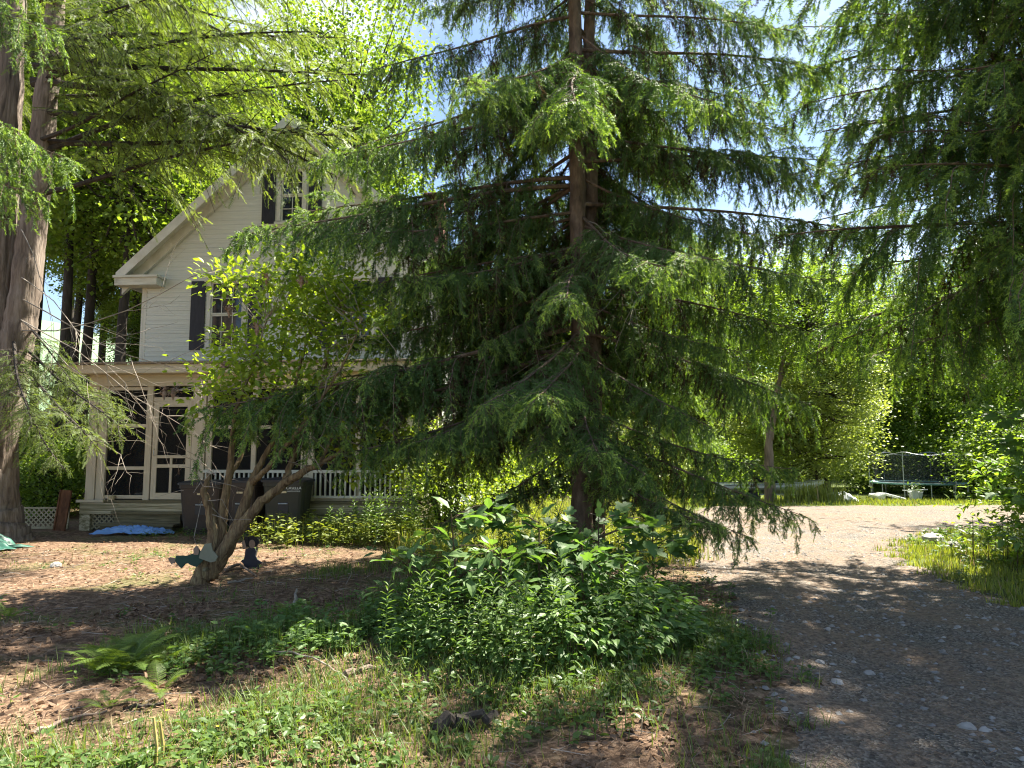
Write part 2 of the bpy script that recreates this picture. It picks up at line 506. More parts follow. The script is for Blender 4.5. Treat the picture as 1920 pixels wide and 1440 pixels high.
def rand_dirs(n, zs=1.0):
    v = rng.normal(size=(n, 3)); v[:, 2] *= zs
    return v / np.linalg.norm(v, axis=1)[:, None]

# leaf templates (unit length along +x)
LEAF2_V = np.array([(0, 0, 0), (.5, .3, .06), (1, 0, -.04), (.5, -.3, .06)])
LEAF2_T = [(0, 2, 1), (0, 3, 2)]
OV_V = np.array([(0, 0, 0), (.35, .26, .05), (.72, .19, .03), (1, 0, -.10), (.72, -.19, .03), (.35, -.26, .05), (.35, 0, 0), (.72, 0, -.03)])
OV_T = [(0, 6, 1), (6, 7, 2), (6, 2, 1), (7, 3, 2), (0, 5, 6), (6, 5, 4), (6, 4, 7), (7, 4, 3)]
NAR_V = OV_V * np.array([1, .42, 1.2])
def maple_template():
    half = [(0, 0), (-.06, .20), (.10, .36), (.16, .30), (.22, .52), (.40, .50), (.44, .40), (.48, .20), (.62, .30), (.74, .26), (.80, .12), (1.0, 0)]
    o = half + [(x, -y) for x, y in half[-2:0:-1]]
    v = [(x, y, .18 * abs(y) - .12 * x * x) for x, y in o] + [(.3, 0, 0)]
    n = len(o)
    return np.array(v), [(n, i, (i + 1) % n) for i in range(n)]
MAP_V, MAP_T = maple_template()

# ------------------------------------------------------------------ ground, driveway, hills
def axis(lo, hi, step, far, g=1.35):
    a = list(np.arange(lo, hi + 1e-6, step))
    s = step
    while a[-1] < far[1]:
        s *= g; a.append(a[-1] + s)
    s = step
    while a[0] > far[0]:
        s *= g; a.insert(0, a[0] - s)
    return np.array(a)
def sheet(name, xs, ys, zf, m, keep=None):
    X, Y = np.meshgrid(xs, ys, indexing='ij')
    v = np.stack([X, Y, zf(X, Y)], -1).reshape(-1, 3)
    ny = len(ys)
    i, j = np.meshgrid(np.arange(len(xs) - 1), np.arange(ny - 1), indexing='ij')
    i, j = i.ravel(), j.ravel()
    if keep is not None:
        cx = (xs[i] + xs[i + 1]) / 2; cyy = (ys[j] + ys[j + 1]) / 2
        k = keep(cx, cyy); i, j = i[k], j[k]
    a = i * ny + j
    b = MB(); b.add(v, None, np.stack([a, a + ny, a + ny + 1, a + 1], 1))
    return tag(b.build(name, m, smooth=True), kind='structure')

sheet('ground', axis(-14, 18, .22, (-500, 500)), axis(0, 40, .22, (-60, 900)), hgt, 'ground')

DRIVE = np.array([(.8, .2), (1.2, 2.5), (1.42, 3.85), (1.97, 5.6), (2.38, 8.87), (2.95, 12.3), (3.6, 16), (4.9, 20), (6.2, 22.3), (8.9, 22.6), (14.2, 23.2), (24, 23), (24, 17),
                  (13, 15.8), (9, 14.9), (7.1, 13.2), (6.1, 11.6), (5.65, 10.2), (5.3, 7.7), (5.1, 5.5), (4.7, 2.5), (4.5, .2)])
def inside(poly, x, y):
    x = np.asarray(x); y = np.asarray(y)
    c = np.zeros(x.shape, bool)
    j = len(poly) - 1
    for i in range(len(poly)):
        xi, yi = poly[i]; xj, yj = poly[j]
        k = ((yi > y) != (yj > y)) & (x < (xj - xi) * (y - yi) / (yj - yi + 1e-12) + xi)
        c ^= k; j = i
    return c
def on_drive(x, y, wob=.16):
    return inside(DRIVE, x + wob * np.sin(7 * y + 3 * x) + wob * .6 * np.sin(17 * y), y + wob * np.sin(6 * x + 1) + wob * .5 * np.sin(19 * x))
def drive_sd(x, y):
    """distance to the driveway's edge, positive inside"""
    d = np.full(np.shape(x), 1e9)
    for i in range(len(DRIVE)):
        ax, ay = DRIVE[i - 1]; bx, by = DRIVE[i]
        t = np.clip(((x - ax) * (bx - ax) + (y - ay) * (by - ay)) / ((bx - ax) ** 2 + (by - ay) ** 2), 0, 1)
        d = np.minimum(d, np.hypot(x - ax - t * (bx - ax), y - ay - t * (by - ay)))
    return np.where(inside(DRIVE, x, y), d, -d)
def drive_z(x, y):
    n = .10 * np.sin(5.1 * x + 2.3 * y) + .08 * np.sin(9.7 * y - 4 * x) + .05 * np.sin(21 * x + 13 * y) + .04 * np.sin(33 * y - 17 * x)
    return hgt(x, y) + .024 * np.clip((drive_sd(x, y) + n) / .22, -1, .7)
sheet('driveway', np.arange(.2, 24.9, .085), np.arange(0, 24.3, .085), drive_z, 'drive', keep=lambda x, y: drive_sd(x, y) > -.42)

def hill():
    xs = np.linspace(-320, 200, 60); ys = np.linspace(150, 420, 30)
    def z(x, y):
        t = np.clip((y - 150) / 170, 0, 1)
        return -3 + t * t * (3 - 2 * t) * (52 + 9 * np.sin(x * .02) + 4 * np.sin(x * .057 + 1)) * np.clip((140 - x) / 200, .12, 1)
    tag(sheet('hills', xs, ys, z, 'hill'))
hill()

# ------------------------------------------------------------------ house
HO = P(157, 960, 15.3)
HROT = -R(5)
house = empty('house', (HO[0], HO[1], 0), HROT, 'white clapboard house with steep gable behind the screened porch', 'house')
W0, W1, V0, V1 = -.30, 7.15, 2.2, 13.0          # wall lines, local u and v
EZ, PU, PZ = 6.25, 3.42, 9.65                  # wall top at the eaves, ridge position, ridge height
SL = (PZ - EZ) / (PU - W0)
def gable_z(u): return EZ + SL * min(u - W0, W1 - u)
# wall cores (thin solid walls behind the boards)
b = MB()
b.prism([(W0, -.1), (W1, -.1), (W1, EZ), (PU, PZ), (W0, EZ)], V0, V0 + .12)
front_wall = b.build('wall', 'siding', house)
board('wall', house, (W0, V0 + .12, -.1), (W0 + .12, V1, EZ), 'siding')
side_wall = board('wall', house, (W1 - .12, V0 + .12, -.1), (W1, V1, EZ), 'siding')
b = MB(); b.prism([(W0, -.1), (W1, -.1), (W1, EZ), (PU, PZ), (W0, EZ)], V1, V1 + .1)
b.build('wall', 'siding', house)
openings = [(1.36, 2.36, 4.12, 5.82), (4.55, 5.55, 4.12, 5.82), (3.05, 3.79, 7.22, 8.60)]
course = .112
z = 3.62
tiltm = Matrix.Rotation(R(9), 3, 'X')
while z < PZ - .1:
    if z + course <= EZ: u0, u1 = W0 + .10, W1 - .10
    else:
        k = (z + course * .3 - EZ) / SL
        u0, u1 = W0 + max(k, .1), W1 - max(k, .1)
    if u1 - u0 > .15:
        segs = [(u0, u1)]
        for (a0, a1, z0, z1) in openings:
            if z + course > z0 and z < z1:
                ns = []
                for s0, s1 in segs:
                    if a1 <= s0 or a0 >= s1: ns.append((s0, s1))
                    else:
                        if a0 - s0 > .03: ns.append((s0, a0))
                        if s1 - a1 > .03: ns.append((a1, s1))
                segs = ns
        for s0, s1 in segs:
            o = board('clapboard', front_wall, (s0, V0 - .040, z + .009), (s1, V0 - .020, z + course + .003), 'siding', tiltm)
    z += course
z = .62
tilts = Matrix.Rotation(R(7), 3, 'Y')
while z < EZ - .1:
    o = board('clapboard', house, (W1 + .016, V0 + .1, z), (W1 + .030, V1, z + course + .018), 'siding', Matrix.Rotation(R(7), 3, 'Y'))
    z += course
for (u0, u1) in ((W0 - .03, W0 + .10), (W1 - .10, W1 + .035)):
    board('corner_board', house, (u0, V0 - .045, 3.55), (u1, V0, 5.66), 'trim')
board('corner_board', house, (W1 + .0, V0 + .001, .5), (W1 + .036, V0 + .12, EZ - .05), 'trim')
board('foundation', house, (W0 + .05, V0 - .02, -.1), (W1 - .05, V0 - .002, .55), 'stone')
# roof slabs and rakes
OH, OHF = .5, .38
def roof_side(sgn):
    r = MB()
    e = PU + sgn * (PU - W0 + OH)
    ez = PZ - SL * (PU - W0 + OH) + .16
    tz = PZ + .16
    th = .13
    v0, v1 = V0 - OHF, V1 + .35
    vv = [(PU, v0, tz), (e, v0, ez), (e, v1, ez), (PU, v1, tz)]
    vv += [(x, y, zz - th) for x, y, zz in vv]
    r.add(vv, None, [(0, 1, 2, 3), (4, 7, 6, 5), (0, 4, 5, 1), (1, 5, 6, 2), (2, 6, 7, 3), (3, 7, 4, 0)])
    roof = r.build('roof', 'shingle', house)
    # rake board and frieze along the gable edge
    for (dv0, dv1, dz0, dz1) in ((v0 - .03, v0 - .002, .02, -.26), (V0 - .14, V0 - .05, -.13, -.46)):
        k = MB()
        n1 = math.sqrt(1 + SL * SL)
        pts = []
        for (x, zz) in ((PU, tz), (e, ez)):
            pts += [(x, zz + dz0 * 1.0), (x, zz + dz1 * 1.0)]
        (x0, a0), (_, a1), (x1, c0), (_, c1) = pts
        vv = [(x0, dv0, a0), (x0, dv0, a1), (x1, dv0, c1), (x1, dv0, c0), (x0, dv1, a0), (x0, dv1, a1), (x1, dv1, c1), (x1, dv1, c0)]
        k.add(vv, None, [(0, 1, 2, 3), (7, 6, 5, 4), (0, 4, 5, 1), (1, 5, 6, 2), (2, 6, 7, 3), (3, 7, 4, 0)])
        k.build('rake_board', 'trim', roof)
    k = MB()                                    # soffit under the overhang
    vv = [(PU, v0, tz - th - .004), (e, v0, ez - th - .004), (e, V0 - .05, ez - th - .004), (PU, V0 - .05, tz - th - .004)]
    vv += [(x, y, zz - .03) for x, y, zz in vv]
    k.add(vv, None, [(0, 1, 2, 3), (4, 7, 6, 5), (0, 4, 5, 1), (1, 5, 6, 2), (2, 6, 7, 3), (3, 7, 4, 0)])
    k.build('soffit', 'trim', roof)
    # boxed eave return at the foot of the gable
    wu = W0 if sgn < 0 else W1
    lo, hi = (wu - OH - .02, wu + .55) if sgn < 0 else (wu - .55, wu + OH + .02)
    board('eave_return', roof, (lo, v0 - .03, 5.66), (hi, V0 - .05, 5.84), 'trim')
    board('eave_return', roof, (lo - .03, v0 - .07, 5.842), (hi + .03, V0 - .05, 5.90), 'trim')
    board('fascia', roof, (e - .02, V0, ez - .24), (e + .02, V1, ez - .02), 'trim')
    return roof
roofL, roofR = roof_side(-1), roof_side(1)
ch = board('chimney', roofR, (6.30, 4.3, 6.3), (6.78, 4.78, 8.55), 'brick')
board('chimney_cap', roofR, (6.25, 4.25, 8.55), (6.83, 4.83, 8.66), 'brick')

def window(u0, u1, z0, z1, cols, rows, shut=True, sw=.36):
    w = board('window', house, (u0 + .03, V0 - .012, z0 + .03), (u1 - .03, V0 - .004, z1 - .03), 'glass')
    fr = MB()
    f = .09
    fr.box(((u0 + u1) / 2, V0 - .045, z1 + .02), (u1 - u0 + .14, .09, .14))
    fr.box(((u0 + u1) / 2, V0 - .05, z0 - .02), (u1 - u0 + .1, .10, .07))
    fr.box((u0 + f / 2, V0 - .035, (z0 + z1) / 2), (f, .07, z1 - z0 - .09))
    fr.box((u1 - f / 2, V0 - .035, (z0 + z1) / 2), (f, .07, z1 - z0 - .09))
    for nm, mb in (('frame', fr),):
        link(nm, mb.mesh(nm, 'trim'), house)
    a0, a1 = u0 + f, u1 - f
    mid = (z0 + z1) / 2
    for s0, s1, dv in ((mid, z1 - .05, 0), (z0 + .02, mid, .012)):
        sa = MB(); t = .04
        for (x0, x1, y0, y1) in ((a0, a1, s0, s0 + t), (a0, a1, s1 - t, s1), (a0, a0 + t, s0 + t, s1 - t), (a1 - t, a1, s0 + t, s1 - t)):
            sa.box(((x0 + x1) / 2, V0 - .03 + dv, (y0 + y1) / 2), (x1 - x0, .022, y1 - y0))
        sash = sa.build('sash', 'trim', house)
        for i in range(1, cols):
            x = a0 + (a1 - a0) * i / cols
            board('muntin', sash, (x - .009, V0 - .034 + dv, s0 + t), (x + .009, V0 - .022 + dv, s1 - t), 'trim')
        for i in range(1, rows):
            y = s0 + (s1 - s0) * i / rows
            board('muntin', sash, (a0 + t, V0 - .0335 + dv, y - .009), (a1 - t, V0 - .0225 + dv, y + .009), 'trim')
    if shut:
        for s0, s1 in ((u0 - .05 - sw, u0 - .05), (u1 + .05, u1 + .05 + sw)):
            sh = board('shutter', house, (s0, V0 - .075, z0 - .02), (s1, V0 - .04, z1 - .02), 'shutter')
window(1.36, 2.36, 4.12, 5.82, 3, 2)
window(4.55, 5.55, 4.12, 5.82, 3, 2)
window(3.05, 3.79, 7.22, 8.60, 2, 2, sw=.33)

# ------------------------------------------------------------------ screened porch (part of the house)
porch = empty('porch')
porch.parent = house
PW, FZ, BZ = 7.13, .63, 3.02
def pb(name, lo, hi, k, parent=None): return board(name, parent or porch, lo, hi, k)
pb('floor', (.0, -.06, FZ - .05), (PW, V0 - .035, FZ), 'step_wood')
pb('rim_board', (.0, -.02, FZ - .27), (PW, .03, FZ - .052), 'mossy')
pb('rim_board', (PW - .03, .032, FZ - .27), (PW, V0 - .04, FZ - .052), 'mossy')
pb('rim_board', (.0, .032, FZ - .27), (.03, V0 - .04, FZ - .052), 'mossy')
pb('ceiling', (.02, .05, BZ + .02), (PW - .02, V0 - .04, BZ + .05), 'cream')
# beam, cornice and roof
pb('beam', (-.02, -.02, BZ), (PW + .02, .12, BZ + .25), 'cream')
pb('beam', (PW - .12, .122, BZ), (PW + .02, V0 - .04, BZ + .25), 'cream')
pb('beam', (-.02, .122, BZ), (.12, V0 - .04, BZ + .25), 'cream')
r = MB()
r.box((PW / 2, -.16, 3.30), (PW + 1.05, .30, .09)); cornice = r.build('cornice', 'cream', porch)
pb('fascia', (-.58, -.36, 3.26), (PW + .58, -.312, 3.44), 'cream')
pb('fascia', (-.58, -.311, 3.26), (-.545, V0 - .04, 3.44), 'cream')
pb('fascia', (PW + .545, -.311, 3.26), (PW + .58, V0 - .04, 3.44), 'cream')
r = MB()
vv = [(-.64, -.43, 3.445), (PW + .64, -.43, 3.445), (PW + .64, V0 - .05, 3.80), (-.64, V0 - .05, 3.80)]
vv = vv + [(x, y, z_ + .035) for x, y, z_ in vv]
r.add(vv, None, [(3, 2, 1, 0), (4, 5, 6, 7), (0, 1, 5, 4), (1, 2, 6, 5), (2, 3, 7, 6), (3, 0, 4, 7)])
r.build('porch_roof', 'porch_roof', porch)
# posts and mullions: u0, u1, zbottom
def post(u0, u1, z0=FZ, k='cream', d=(.0, .14)):
    p = pb('post', (u0, d[0], z0), (u1, d[1], BZ), k)
    if u1 - u0 > .2:
        pb('post_base', (u0 - .03, d[0] - .03, z0 + .002), (u1 + .03, d[0] - .001, z0 + .10), k)
        pb('post_cap', (u0 - .03, d[0] - .03, BZ - .12), (u1 + .03, d[0] - .001, BZ - .003), k)
    return p
post(.0, .20); post(.215, .40, d=(.02, .14))
post(1.27, 1.40, d=(.015, .12)); post(2.30, 2.58)
post(2.60, 2.72, d=(.03, .12)); post(3.58, 3.68, d=(.03, .12)); post(4.66, 4.93); post(5.79, 5.90, d=(.03, .12)); post(6.82, 7.13)
post(7.03, 7.125, d=(V0 - .2, V0 - .06))
post(.005, .12, d=(V0 - .2, V0 - .06))
for u0, u1, zz in ((.405, 1.265, 2.18), (.405, 1.265, 1.29), (.405, 1.265, FZ + .06), (.405, 1.265, BZ - .05)):
    pb('rail', (u0, .04, zz - .035), (u1, .09, zz + .035), 'cream')
for u0, u1 in ((2.725, 3.575), (3.685, 4.655), (4.935, 5.785), (5.905, 6.815)):
    pb('rail', (u0, .04, 2.11), (u1, .09, 2.18), 'cream')
    pb('rail', (u0, .04, BZ - .07), (u1, .09, BZ - .003), 'cream')
    pb('rail', (u0, .04, FZ + .005), (u1, .09, FZ + .09), 'cream')
# side bay rails
pb('rail', (PW - .10, .15, 2.11), (PW - .05, V0 - .21, 2.18), 'cream')
# screens
for u0, u1 in ((.41, 1.26), (2.73, 3.57), (3.69, 4.65), (4.94, 5.78), (5.91, 6.81)):
    pb('screen', (u0, .062, FZ + .05), (u1, .064, BZ - .01), 'screen')
pb('screen', (.06, .15, FZ + .05), (.062, V0 - .21, BZ - .01), 'screen')
pb('screen', (PW - .062, .15, FZ + .05), (PW - .06, V0 - .21, BZ - .01), 'screen')
# transom and screen door
pb('transom_bar', (1.405, .03, 2.70), (2.295, .11, 2.78), 'cream')
pb('screen', (1.41, .062, 2.785), (2.29, .064, BZ - .01), 'screen')
door = pb('door', (1.44, .045, FZ + .02), (2.27, .047, 2.69), 'screen')
def db(u0, u1, z0, z1, nm='door_rail'):
    o = pb(nm, (u0, .02, z0), (u1, .055, z1), 'cream')
    return o
db(1.43, 1.54, FZ + .015, 2.695, 'door_stile'); db(2.17, 2.28, FZ + .015, 2.695, 'door_stile')
for z0, z1 in ((FZ + .015, FZ + .15), (1.30, 1.37), (1.50, 1.56), (2.58, 2.695)):
    db(1.541, 2.169, z0, z1)
db(1.83, 1.88, FZ + .151, 1.299, 'door_rail'); db(1.83, 1.88, 1.371, 1.499, 'door_rail')
h = MB(); h.tube([(1.50, .0, 1.55), (1.50, -.04, 1.57), (1.50, -.04, 1.67), (1.50, .0, 1.69)], .008, 6)
h.build('door_handle', 'metal', porch)
# railings with single balusters
def railing(u0, u1, v=-.012):
    pb('handrail', (u0, v - .03, 1.20), (u1, v + .03, 1.26), 'trim')
    pb('bottom_rail', (u0, v - .025, .69), (u1, v + .025, .74), 'trim')
    n = int(round((u1 - u0) / .104))
    for i in range(n):
        x = u0 + (i + .5) * (u1 - u0) / n
        pb('baluster', (x - .017, v - .017, .741), (x + .017, v + .017, 1.199), 'trim')
railing(2.60, 4.65); railing(4.94, 6.81)
v = .16
pb('handrail', (PW - .03, v, 1.20), (PW + .03, V0 - .21, 1.26), 'trim')
pb('bottom_rail', (PW - .025, v, .69), (PW + .025, V0 - .21, .74), 'trim')
for i in range(17):
    y = v + (i + .5) * (V0 - .21 - v) / 17
    pb('baluster', (PW - .017, y - .017, .741), (PW + .017, y + .017, 1.199), 'trim')
# back wall door and window inside the porch
pb('inner_door', (3.0, V0 - .02, FZ), (3.9, V0 - .003, 2.7), 'step_wood')
pb('inner_window', (5.0, V0 - .02, 1.3), (6.2, V0 - .003, 2.6), 'glass')
# skirt: pier, lattice, boards, steps
pb('pier', (-.06, -.04, -.1), (.17, .14, FZ - .30), 'mossy')
pb('pier_cap', (-.12, -.10, FZ - .05), (.48, -.062, FZ + .004), 'cream')
pb('skirt_board', (-.06, -.055, FZ - .29), (2.55, -.022, FZ - .06), 'mossy')
for z0, z1 in ((.17, .34), (-.03, .155)):
    pb('skirt_board', (2.56, -.015, z0), (PW, .02, z1), 'mossy')
pb('skirt_board', (PW - .02, .03, -.03), (PW + .015, V0 - .05, .34), 'mossy')
lat_dark = pb('lattice_backing', (.17, .10, -.05), (.95, .12, FZ - .29), 'interior')
def lattice(root, u0, u1, z0, z1, v0, k, step=.105):
    w = u1 - u0; hgt_ = z1 - z0
    for s in (1, -1):
        c = -hgt_
        while c < w:
            # strip u = c + t (s=1) or mirrored, clipped to the panel
            t0, t1 = max(0, -c), min(hgt_, w - c)
            if t1 - t0 > .05:
                a = np.array([c + t0, t0]); e = np.array([c + t1, t1])
                if s < 0: a[0], e[0] = w - a[0], w - e[0]
                mid = (a + e) / 2; L = np.linalg.norm(e - a)
                ang = math.atan2(e[1] - a[1], e[0] - a[0])
                m = Matrix.Translation((u0 + mid[0], v0 + (.004 if s > 0 else -.004), z0 + mid[1])) @ Matrix.Rotation(-ang, 4, 'Y') @ Matrix.Diagonal((L, .007, .028, 1))
                link('lattice_strip', unit_cube(k), root, m)
            c += step
lattice(porch, .18, .92, .02, .34, .03, 'mossy')
for i, (z0, z1, v0) in enumerate(((.10, .36, -.16), (-.03, .135, -.46))):
    u0 = .72 - i * .1
    pb('step_riser', (u0 + .05, v0 + .02, z0 - .1), (2.2, v0 + .05, z1 - .001), 'step_wood')
    pb('step_tread', (u0, v0 - .03, z1), (2.26, v0 + .29, z1 + .045), 'step_wood')
for u in (.80, 2.17):
    pb('step_stringer', (u - .03, -.40, -.05), (u + .03, -.07, .12), 'step_wood')

# lattice panel at the left of the porch
lf = empty('lattice_fence', (HO[0] - 1.75, HO[1] + .25, 0), R(0), 'low cream lattice panel between big tree and porch corner', 'lattice')
board('top_rail', lf, (0, -.012, .42), (1.3, .014, .46), 'mossy')
board('bottom_rail', lf, (0, -.012, .0), (1.3, .014, .05), 'mossy')
for u in (0, 1.26): board('stake', lf, (u, -.014, -.1), (u + .04, .016, .50), 'mossy')
lattice(lf, .04, 1.26, .05, .42, 0, 'mossy')

def local(u, v, z=0):
    c, s = math.cos(HROT), math.sin(HROT)
    return (HO[0] + c * u - s * v, HO[1] + s * u + c * v, z)

# rusty board leaning at the porch corner
rb = empty('rusty_board', local(-.36, -.22, 0), HROT, 'rust brown metal sheet leaning upright at left porch corner', 'metal sheet')
q = MB(); q.box((0, 0, .42), (.26, .02, .84)); q.build('sheet', 'rust', rb)
q = MB(); q.box((-.115, -.018, .42), (.03, .016, .84)); q.build('folded_edge', 'rust', rb)
q = MB(); q.box((.115, -.018, .42), (.03, .016, .84)); q.build('folded_edge', 'rust', rb)
rb.rotation_euler = (R(-6), R(3), HROT)

# pot on the porch sill
pt = empty('flower_pot', local(.62, -.03, FZ + .004), 0, 'small tan pot with dead stalk on porch edge', 'pot')
q = MB(); q.tube([(0, 0, 0), (0, 0, .07), (0, 0, .085)], [.055, .075, .08], 10); q.build('pot', 'yellow_print', pt)
q = MB(); q.tube([(0, 0, .08), (.03, 0, .13), (.08, .01, .19)], [.006, .005, .002], 5); q.build('stalk', 'twig_dead', pt)

# ------------------------------------------------------------------ wheeled bins
def textmesh(body, size, k, name):
    c = bpy.data.curves.new(name, 'FONT')
    c.body = body; c.size = size; c.extrude = .001; c.align_x = 'CENTER'
    tmp = bpy.data.objects.new(name, c)
    col.objects.link(tmp)
    bpy.context.view_layer.update()
    me = bpy.data.meshes.new_from_object(tmp.evaluated_get(bpy.context.evaluated_depsgraph_get()))
    bpy.data.objects.remove(tmp)
    me.materials.clear(); me.materials.append(M[k])
    return me
def bin_(loc, rz, k, lid, label, h=1.06, w=.60, d=.66, text=None):
    root = empty('wheeled_bin', loc, rz, label, 'bin', 'wheeled bins in front of the porch')
    b = MB()
    def ring(z, sx, sy, r=.10):
        o = []
        for cx, cyy, a0 in ((1, 1, 0), (-1, 1, 90), (-1, -1, 180), (1, -1, 270)):
            for a in (0, 30, 60, 90):
                t = R(a0 + a)
                o.append((cx * (sx - r) + r * math.cos(t), cyy * (sy - r) + r * math.sin(t), z))
        return o
    levels = [ring(.06, w * .38, d * .36, .08), ring(.12, w * .40, d * .38, .08), ring(h * .55, w * .45, d * .44), ring(h * .86, w * .48, d * .48), ring(h * .865, w * .5, d * .5), ring(h * .93, w * .5, d * .5)]
    n = 16
    q = []
    for i in range(len(levels) - 1):
        for j in range(n):
            kx = (j + 1) % n
            q.append((i * n + j, i * n + kx, (i + 1) * n + kx, (i + 1) * n + j))
    t = [(0, j + 1, j) for j in range(1, n - 1)]
    b.add(np.array([p for l_ in levels for p in l_]), t, q)
    body = b.build('body', k, root)
    # lid: domed, overhanging at the front
    b = MB()
    lv = [ring(h * .93, w * .53, d * .54, .1), ring(h * .965, w * .53, d * .54, .1), ring(h * 1.0, w * .40, d * .42, .12), ring(h * 1.015, w * .22, d * .22, .12)]
    q = []
    for i in range(3):
        for j in range(n):
            kx = (j + 1) % n
            q.append((i * n + j, i * n + kx, (i + 1) * n + kx, (i + 1) * n + j))
    t = [(0, j + 1, j) for j in range(1, n - 1)] + [(3 * n, 3 * n + j, 3 * n + j + 1) for j in range(1, n - 1)]
    b.add(np.array([p for l_ in lv for p in l_]), t, q)
    b.build('lid', lid, root)
    # lifting recess with bar at the front (-y), handle at back, wheels
    b = MB(); b.box((0, -d * .43, h * .52), (.20, .02, .30)); pocket = b.build('lifting_pocket', 'bin_black', root)
    b = MB(); b.tube([(-.09, -d * .43 - .02, h * .56), (.09, -d * .43 - .02, h * .56)], .011, 8); b.build('lifting_bar', 'metal', pocket)
    b = MB(); b.box((0, -d * .468, h * .76), (.13, .008, .035)); b.build('sticker', 'yellow_print', root)
    b = MB(); b.tube([(-.2, d * .52, h * .9), (-.2, d * .6, h * .93), (.2, d * .6, h * .93), (.2, d * .52, h * .9)], .016, 8); b.build('handle', 'bin_black', root)
    for s in (-1, 1):
        b = MB(); b.tube([(s * (w * .42 - .02), d * .36, .12), (s * (w * .42 + .04), d * .36, .12)], .12, 16); b.build('wheel', 'bin_black', root)
    b = MB(); b.box((0, -d * .28, .035), (w * .6, .08, .07)); b.build('foot', k, root)
    if text:
        for s, z_, sz in ((text[0], h * .81, .075), (text[1], h * .765, .034)):
            o = link('lettering', textmesh(s, sz, 'print', 'lettering'), root,
                     Matrix.Translation((w * .24, -d * .482, z_)) @ Matrix.Rotation(R(86), 4, 'X'))
    return root
bin_(local(2.92, -.50, 0), HROT + R(9), 'bin_brown', 'bin_black', 'brown wheeled bin with black lid beside the porch steps', w=.86, h=1.06)
bin_(local(3.78, -.46, 0), HROT + R(-6), 'bin_brown', 'bin_black', 'brown wheeled bin between the other two, behind gnarled stems', w=.66, h=1.10)
bin_(local(4.62, -.50, 0), HROT + R(4), 'bin_green', 'bin_black', 'dark wheeled bin with white lettering beside the porch railing', w=.86, h=1.12, text=('CASELLA', 'WASTE SYSTEMS'))

# ------------------------------------------------------------------ crumpled cloths
def cloth(name, cx, cy_, lx, ly, rz, k, amp, label, cat, seed, thick=.006, peak=None):
    n, m_ = 46, 30
    rs = np.random.default_rng(seed)
    X, Y = np.meshgrid(np.linspace(-1, 1, n), np.linspace(-1, 1, m_), indexing='ij')
    ph = rs.uniform(0, 6.28, 10)
    f = np.zeros_like(X)
    for i in range(6):
        a = rs.uniform(0, 3.14); w = rs.uniform(5, 17)
        f += np.abs(np.sin(w * (X * math.cos(a) + Y * math.sin(a)) + ph[i])) / (1 + .25 * w)
    f = f / f.max()
    edge = 1 + .18 * np.sin(5 * np.arctan2(Y, X) + ph[7]) + .1 * np.sin(9 * np.arctan2(Y, X) + ph[8])
    XX, YY = X * lx / 2 * edge, Y * ly / 2 * edge
    rad = np.clip(1 - np.maximum(np.abs(X), np.abs(Y)) ** 3, 0, 1)
    Z = .012 + amp * f * (.3 + .7 * rad)
    if peak: Z = Z + peak * np.clip(1 - np.sqrt((X + .2) ** 2 + Y ** 2), 0, 1) ** .8
    c, s = math.cos(rz), math.sin(rz)
    wx, wy = cx + c * XX - s * YY, cy_ + s * XX + c * YY
    zz = hgt(wx, wy)
    v = np.stack([XX, YY, Z + zz - hgt(cx, cy_)], -1).reshape(-1, 3)
    lo = v.copy(); lo[:, 2] -= thick
    q = []
    for i in range(n - 1):
        for j in range(m_ - 1):
            a = i * m_ + j; q.append((a, a + m_, a + m_ + 1, a + 1))
    N = n * m_
    q2 = [(d + N, c_ + N, b_ + N, a + N) for a, b_, c_, d in q]
    rim = [i * m_ for i in range(n)] + [(n - 1) * m_ + j for j in range(1, m_)] + [i * m_ + m_ - 1 for i in range(n - 2, -1, -1)] + [j for j in range(m_ - 2, 0, -1)]
    q3 = [(rim[i], rim[i] + N, rim[(i + 1) % len(rim)] + N, rim[(i + 1) % len(rim)]) for i in range(len(rim))]
    b = MB(); b.add(np.concatenate([v, lo]), None, q + q2 + q3)
    o = b.build(name, k, smooth=True)
    o.location = (cx, cy_, float(hgt(cx, cy_))); o.rotation_euler = (0, 0, rz)
    return tag(o, label, cat)
L_ = local(1.72, -.85)
cloth('blue_cloth', L_[0], L_[1], 1.2, .5, HROT + R(4), 'blue_cloth', .20, 'crumpled blue cloth lying on the ground before porch steps', 'cloth', 3)
g = P(0, 1030, 12.0)
cloth('green_tarp', g[0] - .45, 12.2, 1.1, .8, R(-10), 'green_tarp', .10, 'dark green tarp heaped at the foot of the big tree', 'tarp', 8, peak=.32)

# ------------------------------------------------------------------ trees: limb templates
def limb_curve(L, arch, wob, n=14, tipup=0):
    t = np.linspace(0, 1, n)
    x = L * t
    z = arch * L * 4 * t * (1 - t) + tipup * L * (t ** 3 - t)
    y = wob * L * np.sin(t * 5 + wob * 40) * t * (1 - t) * 2
    return np.stack([x, y, z], 1)

def spruce_twig(nn, rad, fw, hw):
    v = [(0, -.012, 0), (0, .012, 0), (.9, .004, 0), (.9, -.004, 0)]
    t = [(0, 1, 2), (0, 2, 3)]
    for i in range(nn):
        s = .02 + .95 * i / nn
        a = i * 2.4
        r = rad * (1 - .4 * s)
        d = np.array([fw, math.cos(a) * r, math.sin(a) * r])
        k = len(v)
        v += [(s - hw, 0, 0), (s + hw, 0, 0), (s + d[0], d[1], d[2])]
        t.append((k, k + 1, k + 2))
    return np.array(v), t
TWL_V, TWL_T = spruce_twig(26, .115, .08, .030)      # long hanging string
TWS_V, TWS_T = spruce_twig(15, .28, .20, .065)      # short finger

